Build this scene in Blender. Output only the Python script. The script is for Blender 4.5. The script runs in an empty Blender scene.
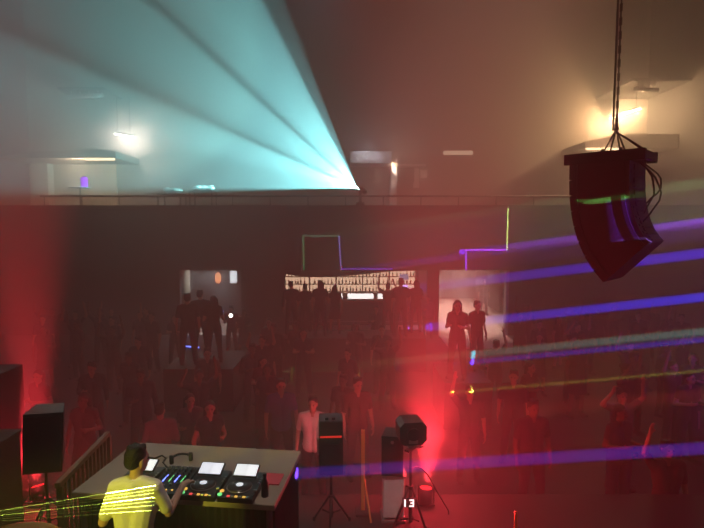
import bpy, bmesh, math, random
from mathutils import Vector, Matrix
random.seed(11)
C = bpy.context.scene.collection
PI = math.pi
R = math.radians
V = Vector

# ------------------------------------------------------------------ camera
F = 510.0
TH = R(4.4)
CAM = V((0, 0, 4.5))
cam = bpy.data.objects.new('camera', bpy.data.cameras.new('camera'))
C.objects.link(cam)
cam.data.sensor_width = 36
cam.data.lens = F / 704 * 36
cam.data.clip_start = .05
cam.location = CAM
cam.rotation_euler = (PI / 2 - TH, 0, 0)
sc = bpy.context.scene
sc.camera = cam
sc.view_settings.view_transform = 'Standard'
sc.view_settings.look = 'None'
sc.view_settings.gamma = 1
sc.view_settings.exposure = 0
sc.view_settings.use_curve_mapping = False


def ray(px, py):
    u = (px - 352) / F
    v = (264 - py) / F
    return V((u, math.cos(TH) + v * math.sin(TH), -math.sin(TH) + v * math.cos(TH)))


def at(px, py, Y):          # point of the place seen at a pixel, at depth Y
    d = ray(px, py)
    return CAM + d * (Y / d.y)


def onz(px, py, z):         # point of the place seen at a pixel, on a level z
    d = ray(px, py)
    return CAM + d * ((z - CAM.z) / d.z)


def xat(px, Y):
    return at(px, 225, Y).x


def zat(py, Y):
    return at(352, py, Y).z


# ------------------------------------------------------------------ materials
def mat(name, col, rough=.7, metal=0, vary=.15, scale=6, bump=0, coat=0):
    m = bpy.data.materials.new(name)
    m.use_nodes = True
    nt = m.node_tree
    b = nt.nodes['Principled BSDF']
    b.inputs['Roughness'].default_value = rough
    b.inputs['Metallic'].default_value = metal
    b.inputs['Coat Weight'].default_value = coat
    tc = nt.nodes.new('ShaderNodeTexCoord')
    nz = nt.nodes.new('ShaderNodeTexNoise')
    nz.inputs['Scale'].default_value = scale
    nz.inputs['Detail'].default_value = 4
    nt.links.new(tc.outputs['Object'], nz.inputs['Vector'])
    mx = nt.nodes.new('ShaderNodeMix')
    mx.data_type = 'RGBA'
    a = [max(0, c * (1 - vary)) for c in col]
    d = [min(1, c * (1 + vary)) for c in col]
    mx.inputs[6].default_value = (*a, 1)
    mx.inputs[7].default_value = (*d, 1)
    nt.links.new(nz.outputs['Fac'], mx.inputs[0])
    nt.links.new(mx.outputs[2], b.inputs['Base Color'])
    if bump:
        bp = nt.nodes.new('ShaderNodeBump')
        bp.inputs['Strength'].default_value = bump
        bp.inputs['Distance'].default_value = .02
        nt.links.new(nz.outputs['Fac'], bp.inputs['Height'])
        nt.links.new(bp.outputs['Normal'], b.inputs['Normal'])
    return m


def emit(name, col, strength):
    m = bpy.data.materials.new(name)
    m.use_nodes = True
    b = m.node_tree.nodes['Principled BSDF']
    b.inputs['Base Color'].default_value = (*[c * .5 for c in col], 1)
    b.inputs['Emission Color'].default_value = (*col, 1)
    b.inputs['Emission Strength'].default_value = strength
    return m


def tiles(name, c1, c2, sx, sy, rough):
    m = mat(name, c1, rough)
    nt = m.node_tree
    b = nt.nodes['Principled BSDF']
    br = nt.nodes.new('ShaderNodeTexBrick')
    br.inputs['Color1'].default_value = (*c1, 1)
    br.inputs['Color2'].default_value = (*[c * 1.15 for c in c1], 1)
    br.inputs['Mortar'].default_value = (*c2, 1)
    br.inputs['Scale'].default_value = 1
    br.inputs['Brick Width'].default_value = sx
    br.inputs['Row Height'].default_value = sy
    br.inputs['Mortar Size'].default_value = .01
    tc = [n for n in nt.nodes if n.type == 'TEX_COORD'][0]
    nt.links.new(tc.outputs['Object'], br.inputs['Vector'])
    nt.links.new(br.outputs['Color'], b.inputs['Base Color'])
    return m


M = dict(
    floor=tiles('dance_floor', (.03, .026, .026), (.018, .018, .018), 1.2, .2, .75),
    stage=mat('stage_black', (.022, .02, .018), .75, scale=3, bump=.1),
    ceiling=mat('ceiling_paint', (.025, .024, .024), .9, scale=1.5),
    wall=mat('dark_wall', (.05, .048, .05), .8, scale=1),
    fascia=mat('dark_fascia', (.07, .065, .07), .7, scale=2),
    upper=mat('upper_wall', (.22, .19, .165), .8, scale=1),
    cream=mat('cream_wall', (.42, .35, .27), .8, scale=1.5),
    pale=mat('pale_paint', (.6, .57, .55), .6),
    lobby=mat('lobby_wall', (.09, .075, .08), .7),
    lobbyfloor=tiles('lobby_tiles', (.75, .62, .55), (.5, .42, .36), .6, .6, .5),
    black=mat('black_metal', (.02, .02, .022), .45, .3),
    blackpl=mat('black_plastic', (.018, .018, .02), .4),
    blackwood=mat('black_painted_wood', (.022, .021, .022), .6, bump=.2, scale=40),
    grille=mat('speaker_grille', (.015, .015, .015), .7, .2, scale=200, bump=.6),
    steel=mat('steel', (.45, .45, .45), .35, .9),
    rail=mat('brown_rail', (.30, .17, .09), .5, .1, scale=9),
    wood=mat('brown_wood', (.22, .12, .07), .6, scale=12, bump=.2),
    table=mat('table_top', (.38, .33, .27), .55, scale=5),
    drape=mat('black_drape', (.02, .02, .018), .9, scale=8, bump=.5),
    redmat=mat('red_plastic', (.75, .08, .12), .5),
    white=mat('white_cloth', (.75, .74, .72), .9, scale=14, bump=.3),
    tee=mat('white_tee', (.78, .76, .66), .9, scale=10, bump=.3, vary=.08),
    blue=mat('blue_cloth', (.10, .14, .32), .9, scale=14),
    c1=mat('black_cloth', (.018, .018, .02), .9, scale=14),
    c2=mat('charcoal_cloth', (.05, .05, .055), .9, scale=14),
    c3=mat('maroon_cloth', (.07, .02, .025), .9, scale=14),
    c4=mat('navy_cloth', (.02, .026, .06), .9, scale=14),
    c5=mat('grey_cloth', (.16, .16, .17), .9, scale=14),
    skin=mat('skin_light', (.52, .33, .25), .55, vary=.06),
    skin2=mat('skin_dark', (.20, .11, .075), .55, vary=.06),
    hair=mat('dark_hair', (.012, .010, .009), .6, scale=60, bump=.6),
    eye=mat('dark_eye', (.02, .015, .015), .2),
    glassg=mat('green_glass', (.05, .22, .08), .15, coat=.5),
    glassa=mat('amber_glass', (.45, .17, .03), .15, coat=.5),
    glassc=mat('clear_glass', (.65, .66, .66), .15, coat=.5),
    amber=mat('amber_light_top', (.85, .45, .10), .5),  # amber light put into this table top's colour
    orangelit=mat('orange_lit_pole', (.85, .36, .12), .45, .1),  # orange-red light put into the colour of pole and post
    truss=mat('truss_scrim', (.75, .68, .68), .8, scale=20, bump=.2),
    jog=mat('jog_silver', (.35, .35, .36), .3, .8),
    headph=mat('headphone_black', (.02, .02, .02), .35),
    cord=mat('cable_black', (.015, .015, .015), .5),
    orange=mat('orange_shade', (.8, .3, .12), .5),
)
E_ = dict(
    tubew=emit('tube_white', (1, .95, .88), 24),
    tubey=emit('tube_warm', (1, .80, .48), 24),
    strip=emit('strip_warm', (1, .72, .42), 5),
    dim=emit('strip_dim', (1, .72, .5), .8),
    purple=emit('purple_lamp', (.45, .05, 1), 2.6),
    barlit=emit('bar_backlight', (1, .64, .42), 2.4),
    cooler=emit('cooler_light', (1, .92, .88), 4),
    orange=emit('sconce', (1, .33, .12), 2.6),
    panel=emit('white_panel', (.9, .95, 1), 1.3),
    torch=emit('phone_torch', (1, .97, .9), 30),
    led13=emit('led_digit', (1, .6, .6), 3),
    ledred=emit('led_red', (1, .08, .08), 1.0),
    ledamber=emit('led_amber', (1, .55, .1), 1.0),
    ledblue=emit('led_blue', (.15, .2, 1), 5),
    ledgreen=emit('led_green', (.2, 1, .3), 1.0),
    teal=emit('beam_lens', (.6, .98, 1), 60),
    redlens=emit('red_lens', (1, .02, .03), 1.5),
    laserlens=emit('laser_lens', (.4, .2, 1), 10),
    ylens=emit('laser_lens_yellow', (.7, 1, .1), 10),
)


def screen_mat(name, sx, sy, dark):
    m = emit(name, (.95, .97, 1), 1.1)
    nt = m.node_tree
    b = nt.nodes['Principled BSDF']
    tc = nt.nodes.new('ShaderNodeTexCoord')
    br = nt.nodes.new('ShaderNodeTexBrick')
    br.inputs['Color1'].default_value = (.9, .93, 1, 1)
    br.inputs['Color2'].default_value = (.7, .75, .85, 1)
    br.inputs['Mortar'].default_value = (*dark, 1)
    br.inputs['Scale'].default_value = 1
    br.inputs['Brick Width'].default_value = sx
    br.inputs['Row Height'].default_value = sy
    br.inputs['Mortar Size'].default_value = .0022
    nt.links.new(tc.outputs['Object'], br.inputs['Vector'])
    nt.links.new(br.outputs['Color'], b.inputs['Emission Color'])
    return m


E_['screen'] = screen_mat('player_screen', .15, .022, (.25, .28, .33))


# ------------------------------------------------------------------ mesh helpers
class MB:
    def __init__(s):
        s.b = bmesh.new()

    def _take(s, vs, mtx):
        bmesh.ops.transform(s.b, matrix=mtx, verts=vs)

    def box(s, a, b, mtx=None, bev=0):
        g = bmesh.ops.create_cube(s.b, size=1)
        vs = g['verts']
        a = V(a)
        b = V(b)
        d = b - a
        bmesh.ops.scale(s.b, vec=V((abs(d.x), abs(d.y), abs(d.z))), verts=vs)
        bmesh.ops.translate(s.b, vec=(a + b) / 2, verts=vs)
        if bev:
            es = list({e for v in vs for e in v.link_edges})
            r = bmesh.ops.bevel(s.b, geom=es, offset=bev, segments=2, affect='EDGES', profile=.5)
            vs = list({v for f in r['faces'] for v in f.verts} | {v for v in vs if v.is_valid})
            seen = set(vs)
            st = list(vs)
            while st:
                v = st.pop()
                for e in v.link_edges:
                    o = e.other_vert(v)
                    if o not in seen:
                        seen.add(o)
                        st.append(o)
            vs = list(seen)
        if mtx:
            s._take(vs, mtx)
        return s

    def cyl(s, p, q, r, r2=None, seg=16, caps=True):
        p = V(p)
        q = V(q)
        d = q - p
        g = bmesh.ops.create_cone(s.b, cap_ends=caps, segments=seg, radius1=r, radius2=r if r2 is None else r2, depth=d.length)
        m = Matrix.Translation((p + q) / 2) @ d.to_track_quat('Z', 'Y').to_matrix().to_4x4()
        s._take(g['verts'], m)
        return s

    def ball(s, p, r, sub=2, sc_=(1, 1, 1)):
        g = bmesh.ops.create_icosphere(s.b, subdivisions=sub, radius=1)
        rr = r if isinstance(r, (tuple, list)) else (r, r, r)
        s._take(g['verts'], Matrix.Translation(V(p)) @ Matrix.Diagonal((rr[0] * sc_[0], rr[1] * sc_[1], rr[2] * sc_[2], 1)))
        return s

    def lathe(s, prof, c=(0, 0, 0), seg=16):
        rings = []
        for r, z in prof:
            rings.append([s.b.verts.new((c[0] + r * math.cos(2 * PI * k / seg), c[1] + r * math.sin(2 * PI * k / seg), c[2] + z)) for k in range(seg)])
        for a, b in zip(rings, rings[1:]):
            for k in range(seg):
                s.b.faces.new((a[k], a[(k + 1) % seg], b[(k + 1) % seg], b[k]))
        s.b.faces.new(rings[0][::-1])
        s.b.faces.new(rings[-1])
        return s

    def tube(s, pts, r, seg=8):
        pts = [V(p) for p in pts]
        for a, b in zip(pts, pts[1:]):
            s.cyl(a, b, r, seg=seg)
        for p in pts[1:-1]:
            s.ball(p, r, 1)
        return s

    def cap(s, p, r0, q, r1, seg=12):
        s.ball(p, r0, 2)
        s.ball(q, r1, 2)
        p = V(p)
        q = V(q)
        if (p - q).length > 1e-4:
            s.cyl(p, q, r0, r1, seg=seg)
        return s

    def prism(s, poly, axis, a, b):     # polygon in the two other axes, pulled from a to b along axis
        def P(t, u, v):
            return {'x': (t, u, v), 'y': (u, t, v), 'z': (u, v, t)}[axis]
        A = [s.b.verts.new(P(a, *p)) for p in poly]
        B = [s.b.verts.new(P(b, *p)) for p in poly]
        n = len(poly)
        s.b.faces.new(A)
        s.b.faces.new(B[::-1])
        for k in range(n):
            s.b.faces.new((A[k], B[k], B[(k + 1) % n], A[(k + 1) % n]))
        return s

    def mesh(s, name, m, smooth=False):
        bmesh.ops.recalc_face_normals(s.b, faces=s.b.faces)
        me = bpy.data.meshes.new(name)
        s.b.to_mesh(me)
        s.b.free()
        if smooth:
            me.polygons.foreach_set('use_smooth', [True] * len(me.polygons))
        me.materials.append(m)
        return me

    def build(s, name, m, parent=None, smooth=False, mtx=None):
        o = bpy.data.objects.new(name, s.mesh(name, m, smooth))
        C.objects.link(o)
        if parent:
            o.parent = parent
        if mtx is not None:
            o.matrix_local = mtx
        return o


def remeshed(mb, name, m, voxel, it=3):
    o = mb.build('temporary', m)
    r = o.modifiers.new('r', 'REMESH')
    r.mode = 'VOXEL'
    r.voxel_size = voxel
    r.use_smooth_shade = True
    k = o.modifiers.new('s', 'SMOOTH')
    k.factor = .5
    k.iterations = it
    dg = bpy.context.evaluated_depsgraph_get()
    me = bpy.data.meshes.new_from_object(o.evaluated_get(dg))
    me.name = name
    me.materials.clear()
    me.materials.append(m)
    me.polygons.foreach_set('use_smooth', [True] * len(me.polygons))
    old = o.data
    bpy.data.objects.remove(o)
    bpy.data.meshes.remove(old)
    return me


def empty(name, loc, rz=0):
    o = bpy.data.objects.new(name, None)
    C.objects.link(o)
    o.location = loc
    o.rotation_euler = (0, 0, rz)
    o.empty_display_size = .1
    return o


def tag(o, label, cat, group=None, kind=None):
    o['label'] = label
    o['category'] = cat
    if group:
        o['group'] = group
    if kind:
        o['kind'] = kind
    return o


def struct(o, label=None, cat=None):
    o['kind'] = 'structure'
    if label:
        o['label'] = label
        o['category'] = cat
    return o


def copy_tree(o, parent=None):
    c = o.copy()
    C.objects.link(c)
    if parent:
        c.parent = parent
    for ch in list(o.children):
        copy_tree(ch, c)
    return c


# ------------------------------------------------------------------ the room
XL, XR, YB, ZC = -15.6, 14.2, 31.0, 10.5
YF = 20.0                                    # balcony front
ZU, ZT = zat(270, YF), zat(206, YF)          # its lower and upper edge
ZS = 1.05                                    # stage level


def slab(name, a, b, m, label=None, cat=None, parent=None):
    return struct(MB().box(a, b).build(name, m, parent), label, cat)


slab('floor', (XL, -4, -.1), (XR, 20.6, 0), M['floor'], 'dark dance floor under the crowd', 'floor')
slab('floor_lobby', (XL, 20.6, -.1), (XR, YB, 0), M['lobbyfloor'], 'pale tiled lobby floor beyond the dance floor', 'floor')
ZH = 16.0                                    # main hall ceiling, higher than the one over the balcony
slab('floor_light_spill', (xat(440, 20.6), 18.3, 0), (xat(508, 20.6), 20.6, .012), M['lobbyfloor'], 'pale tiled strip standing in for light spilled from the lobby opening', 'floor')  # pale strip added to imitate light spilling out of the lobby
slab('ceiling', (XL, -4, ZH), (XR, YB, ZH + .1), M['ceiling'], 'dark ceiling high above the club', 'ceiling')
slab('ceiling_soffit_left', (-13.1, 23.2, ZC), (-11.0, 25, ZC + .1), M['wall'], 'soffit panel over the white tube above the left alcove', 'ceiling')
slab('ceiling_soffit_right', (11.7, 21.8, ZC), (XR, 25, ZC + .1), M['wall'], 'soffit panel over the warm tube above the right alcove', 'ceiling')
slab('wall_left', (XL - .1, -4, 0), (XL, YB, ZH), M['wall'], 'dark left wall of the club', 'wall')
slab('wall_right', (XR, -4, 0), (XR + .1, YB, ZH), M['wall'], 'dark right wall of the club', 'wall')
slab('wall_rear', (XL, YB, 0), (XR, YB + .1, ZH), M['lobby'], 'mauve end wall at the back of the lobby', 'wall')
slab('wall_front', (XL, -4.1, 0), (XR, -4, ZH), M['wall'], 'dark wall behind the stage', 'wall')
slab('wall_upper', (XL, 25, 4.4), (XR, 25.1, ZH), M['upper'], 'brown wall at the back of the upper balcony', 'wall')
slab('stage', (-7, -3.9, .0), (8, 6.3, ZS), M['stage'], 'black stage platform under the mixing table', 'stage')

slab('stage_step', (-2.35, 3.05, ZS), (-.95, 3.93, 1.30), M['blackwood'], 'low black step under the person at the mixing table', 'step')
b = MB().box((XL, YF, ZU), (XR, YF + .2, ZT)).box((XL, YF - .04, ZT - .05), (XR, YF + .24, ZT + .03)).box((XL, YF - .02, ZU), (XR, YF, ZU + .12))
struct(b.build('balcony_wall', M['fascia']), 'dark solid front wall of the upper balcony', 'balcony')
slab('balcony_floor', (XL, YF + .2, 4.2), (XR, 25, 4.4), M['fascia'], 'floor slab of the upper balcony', 'balcony')

# partition under the balcony with its three openings
YP = 20.6
op = [(xat(178, YP), xat(240, YP)), (xat(284, YP), xat(428, YP)), (xat(440, YP), xat(508, YP))]
b = MB()
x = XL
for a, c in op:
    b.box((x, YP, 0), (a, YP + .2, ZU + .02))
    x = c
b.box((x, YP, 0), (XR, YP + .2, ZU + .02))
b.box((XL, YF + .2, ZU), (XR, YB, ZU + .08))
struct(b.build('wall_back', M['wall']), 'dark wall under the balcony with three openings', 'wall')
slab('wall_side', (xat(252, 22), YP + .2, 0), (xat(252, 22) + .15, YB, ZU), M['lobby'], 'grey side wall beyond the left opening', 'wall')
slab('wall_doorway', (op[0][0] - 2.5, 25, 0), (xat(252, 22), 25.1, ZU), M['lobby'], 'grey wall seen through the left opening', 'wall')
slab('wall_bar', (op[1][0] - 1.6, 27.0, 0), (op[1][1] + .55, 27.1, ZU), M['lobby'], 'wall behind the bar shelves', 'wall')
slab('wall_lobby', (op[1][1] + .5, 24.2, 0), (op[1][1] + .62, 27, ZU), M['lobby'], 'short wall between bar and lobby', 'wall')
slab('wall_entrance', (xat(490, 28), 26.0, 0), (xat(490, 28) + .15, YB, ZU), M['lobby'], 'mauve side wall inside the right opening', 'wall')
slab('trim_1', (op[2][1] - .03, YP - .05, 0), (op[2][1] + .09, YP + .25, ZU), M['pale'], 'white painted edge of the right opening', 'door frame')
# cream column in the left opening
o = MB().cyl((xat(185, 22), 22, 0), (xat(185, 22), 22, ZU), .15, seg=24).box((xat(185, 22) - .2, 21.8, 0), (xat(185, 22) + .2, 22.2, .15)).build('column', M['cream'])
struct(o, 'cream round column inside the left opening', 'column')

# upper balcony: bulkheads, pale alcove walls
def bulkhead(name, x0, x1, z0, z1, label, flip):
    b = MB()
    poly = [(x0, z0), (x1, z0), (x1, z1), (x1 - (x1 - x0) * .55, z1), (x0, z1 - .32)] if flip else [(x0, z0), (x1, z0), (x1, z1 - .1), (x1 - .6, z1), (x0 + 1.5, z1 - .12), (x0, z1 - .4)]
    b.prism(poly, 'y', 22.5, 25)
    return struct(b.build(name, M['upper']), label, 'bulkhead')


bulkhead('trim_2', XL, xat(118, 22.5), zat(158, 22.5), zat(149, 22.5), 'long low bulkhead above the left alcove', False)
bulkhead('trim_3', xat(582, 22.5), XR, zat(148, 22.5), zat(134, 22.5), 'long low bulkhead above the right alcove', True)
slab('wall_alcove_left', (XL, 24.9, 4.4), (xat(118, 24.9), 25, zat(156, 24.9)), M['cream'], 'cream back wall of the left alcove', 'wall')
slab('wall_alcove_right', (xat(584, 24.9), 24.9, 4.4), (xat(638, 24.9), 25, zat(147, 24.9)), M['cream'], 'cream back wall of the right alcove', 'wall')
slab('column_alcove_left', (xat(35, 24.5), 24.4, 4.4), (xat(51, 24.5), 24.9, zat(157, 24.5)), M['cream'], 'cream pier in the left alcove', 'column')
# middle of the upper balcony
o = MB().box((xat(350, 24), 23.4, zat(165, 24)), (xat(390, 24), 24.98, zat(153, 24)), bev=.03).build('trim_4', M['pale'])
struct(o, 'pale header box on the upper wall behind the beam light', 'bulkhead')
o = MB().box((xat(397, 24), 24.2, zat(165.5, 24)), (xat(426, 24), 24.98, zat(163.5, 24))).build('trim_5', M['pale'])
struct(o, 'thin pale ledge beside the header box on the upper wall', 'ledge')
o = MB().box((xat(390.5, 24), 23.9, 4.4), (xat(396.5, 24), 24.98, zat(166, 24))).build('column_upper', M['pale'])
struct(o, 'pale square pier at the middle of the upper balcony', 'column')
# faint ducts under the ceiling
def duct(name, p, q, label):
    b = MB().tube([p, q], .10, 12)
    n = 4
    for k in range(n):
        t = (k + .5) / n
        c = V(p).lerp(V(q), t)
        b.cyl(c, (c.x, c.y, ZC), .015, seg=6)
    o = b.build(name, M['steel'], smooth=True)
    tag(o, label, 'pipe')
    return o


duct('hanging_duct', (-12.9, 23.6, 10.25), (-11.2, 23.4, 10.3), 'thin steel pipe under the ceiling above the left alcove')
duct('hanging_duct', (11.9, 22.0, 10.2), (xat(652, 22), 22.0, 10.15), 'thin steel pipe under the ceiling above the hanging speaker array')

# ------------------------------------------------------------------ balcony rail
rl = empty('balcony_railing', (0, YF + .1, ZT + .03))
tag(rl, 'long metal handrail on posts along the top of the balcony wall', 'railing')
ztop = zat(196, YF) - ZT - .03
MB().cyl((xat(40, YF), 0, ztop), (xat(572, YF), 0, ztop), .035, seg=10).build('handrail', M['black'], rl, True)
k = 0
px = 44
while px <= 572:
    MB().cyl((xat(px, YF), 0, 0), (xat(px, YF), 0, ztop), .022, seg=8).cyl((xat(px, YF), 0, 0), (xat(px, YF), 0, .02), .05, seg=12).build('post', M['black'], rl, True)
    px += 37.7


# ------------------------------------------------------------------ fluorescent lamps, strips
def tube_lamp(p, q, m, label, hang):
    p, q = V(p), V(q)
    c = (p + q) / 2
    r = empty('ceiling_tube_light', c)
    tag(r, label, 'ceiling light')
    d = (q - p).normalized()
    MB().cyl(p - c, q - c, .03, seg=10).build('tube', m, r, True)
    n = d.to_track_quat('X', 'Z').to_matrix().to_4x4()
    L = (q - p).length / 2
    MB().box((-L - .05, -.06, .05), (L + .05, .06, .13), bev=.01).box((-L - .05, -.02, -.03), (-L, .02, .06)).box((L, -.02, -.03), (L + .05, .02, .06)).build('housing', M['steel'], r, mtx=n)
    for s in (-.7, .7):
        w = d * (L * s)
        MB().cyl(w + V((0, 0, .12)), w + V((0, 0, hang)), .02, seg=8).build('hanger', M['black'], r)
    return r


tr0, tr1 = V((12.2, 24.6, 9.5)), V((12.45, 22.4, 9.5))
tube_lamp(tr0, tr1, E_['tubey'], 'bright warm fluorescent tube hanging above the right alcove', ZC - 9.5)
tl0, tl1 = at(115, 134, 24.2), at(133, 137, 23.7)
tube_lamp(tl0, tl1, E_['tubew'], 'bright white fluorescent tube hanging above the left alcove', ZC - tl0.z)
o = MB().box((xat(90, 22.6), 22.45, zat(160.5, 22.6)), (xat(118, 22.6) - .03, 22.6, zat(158.6, 22.6))).build('mounted_strip_light', E_['strip'])
tag(o, 'warm strip light under the edge of the left bulkhead', 'strip light')
o = MB().box((xat(582, 22.6) + .03, 22.45, zat(150.0, 22.6)), (xat(617, 22.6), 22.6, zat(148.3, 22.6))).build('mounted_strip_light', E_['strip'])
tag(o, 'warm strip light under the edge of the right bulkhead', 'strip light')
o = MB().box((xat(446, 24), 24.85, zat(152, 24)), (xat(476, 24), 25.0, zat(148, 24)), bev=.02).build('mounted_strip_light', E_['dim'])
tag(o, 'dim long wall light midway along the upper balcony wall', 'strip light')
o = MB().box((xat(391, 24) - .02, 23.8, zat(166, 24)), (xat(396, 24) + .02, 23.92, zat(163.8, 24))).build('wall_light', E_['strip'])
tag(o, 'small orange light on top of the pale balcony pier', 'wall light')
# things on the upper balcony
pl = empty('purple_lamp', at(84.5, 187, 21.2))
tag(pl, 'purple glowing lamp on a ledge in front of the left alcove', 'lamp')
MB().lathe([(.10, .0), (.13, .03), (.13, .36), (.10, .40), (.02, .41)]).build('lamp_body', E_['purple'], pl, True)
MB().lathe([(.06, .38), (.07, .40), (.07, .46), (.05, .47)]).build('lamp_cap', M['black'], pl, True)
p = at(80, 187.2, 21.2)
tb = empty('cocktail_table', (p.x, p.y, 4.4))
tag(tb, 'small round table carrying the purple lamp on the balcony', 'table')
h = p.z - 4.4
MB().lathe([(.40, h - .04), (.42, h - .03), (.42, h - .005), (.40, h)], seg=28).build('table_top', M['pale'], tb)
MB().cyl((0, 0, .03), (0, 0, h - .03), .035).build('stem', M['black'], tb)
MB().lathe([(.25, 0), (.25, .02), (.05, .04)], seg=24).build('base', M['black'], tb)
for px, py, w, lab in ((203, 188, .42, 'pale cloth heap on the balcony table nearest the teal beam'), (172, 191, .3, 'pale cloth heap on the balcony table farther from the teal beam')):
    p = at(px, py, 21.3)
    t2 = empty('balcony_table', (p.x, p.y, 4.4))
    tag(t2, 'dark square table behind the rail under the ' + ('larger' if w > .4 else 'smaller') + ' heap of pale cloth', 'table')
    h = p.z - 4.4 - .12
    MB().box((-.5, -.4, h - .04), (.5, .4, h), bev=.01).build('table_top', M['blackwood'], t2)
    for sx in (-.45, .45):
        for sy in (-.35, .35):
            MB().box((sx - .025, sy - .025, 0), (sx + .025, sy + .025, h - .04)).build('leg', M['black'], t2)
    b = MB()
    for k in range(9):
        b.ball((random.uniform(-w, w) * .7, random.uniform(-.15, .15), .06), (random.uniform(.12, .2), .12, random.uniform(.06, .15)), 2)
    b.box((-w, -.2, 0), (w, .2, .03))
    me = remeshed(b, 'cloth', M['white'], .02)
    o = bpy.data.objects.new('folded_cloth', me)
    C.objects.link(o)
    o.location = (p.x, p.y, 4.4 + h + .085)
    tag(o, lab, 'cloth')
for (x0, y0, x1, y1), lab in (((414, 168, 418.5, 186), 'tall narrow pale notice on the upper wall'), ((420, 170, 427, 178), 'square pale notice on the upper wall'), ((413, 183, 419, 188), 'small low pale notice on the upper wall')):
    o = MB().box((xat(x0, 24.9), 24.96, zat(y1, 24.9)), (xat(x1, 24.9), 25.0, zat(y0, 24.9)), bev=.01).build('wall_notice', M['pale'])
    tag(o, lab, 'notice')

# ------------------------------------------------------------------ lights (helpers)
def spot(name, loc, tgt, power, color, ang, blend=.15, sx=1, sy=1, xref=None, soft=0):
    L = bpy.data.lights.new(name, 'SPOT')
    L.energy = power
    L.color = color
    L.spot_size = R(ang)
    L.spot_blend = blend
    L.shadow_soft_size = soft
    ob = bpy.data.objects.new(name, L)
    C.objects.link(ob)
    loc, tgt = V(loc), V(tgt)
    z = (loc - tgt).normalized()
    x = V(xref) if xref else V((0, 0, 1)).cross(z)
    x = (x - z * x.dot(z)).normalized()
    y = z.cross(x)
    m = Matrix((x, y, z)).transposed().to_4x4()
    m.translation = loc
    ob.matrix_world = m @ Matrix.Diagonal((sx, sy, 1, 1))
    return ob


def point(name, loc, power, color, soft=.1):
    L = bpy.data.lights.new(name, 'POINT')
    L.energy = power
    L.color = color
    L.shadow_soft_size = soft
    ob = bpy.data.objects.new(name, L)
    C.objects.link(ob)
    ob.location = loc
    return ob


def area(name, loc, tgt, power, color, sx, sy, spread=180):
    L = bpy.data.lights.new(name, 'AREA')
    L.shape = 'RECTANGLE'
    L.size, L.size_y = sx, sy
    L.spread = R(spread)
    L.energy = power
    L.color = color
    ob = bpy.data.objects.new(name, L)
    C.objects.link(ob)
    ob.location = loc
    ob.rotation_euler = (V(tgt) - V(loc)).to_track_quat('-Z', 'Y').to_euler()
    return ob


# ------------------------------------------------------------------ people
def limb(mb, pts, rad):
    for (p, q), (r0, r1) in zip(zip(pts, pts[1:]), zip(rad, rad[1:])):
        mb.cap(p, r0, q, r1)


def hand(mb, wrist, direction, palm_n, curl=.4, s=1.0):
    """palm, four bent fingers of unequal length and a thumb from the side of the palm"""
    w = V(wrist)
    d = V(direction).normalized()
    n = V(palm_n)
    n = (n - d * n.dot(d)).normalized()
    t = d.cross(n)
    for k in (-1.2, -.4, .4, 1.2):
        mb.cap(w + t * (.012 * k * s), .016 * s, w + d * .085 * s + t * (.017 * k * s), .013 * s, 8)
    for k, ln in ((-1.25, .062), (-.42, .075), (.42, .080), (1.25, .068)):
        a = w + d * .088 * s + t * (.018 * k * s)
        m1 = a + (d * math.cos(curl) + n * math.sin(curl) + t * (k * .05)) * (ln * .55 * s)
        e1 = m1 + (d * math.cos(curl * 2.2) + n * math.sin(curl * 2.2) + t * (k * .03)) * (ln * .5 * s)
        mb.cap(a, .0098 * s, m1, .0088 * s, 8)
        mb.cap(m1, .0088 * s, e1, .0072 * s, 8)
    a = w + d * .025 * s + t * (.026 * s)
    m1 = a + (d * .6 + t * .75 + n * .25).normalized() * .040 * s
    e1 = m1 + (d * .9 + t * .2 + n * .35).normalized() * .034 * s
    mb.cap(a, .013 * s, m1, .010 * s, 8)
    mb.cap(m1, .010 * s, e1, .008 * s, 8)


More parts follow.
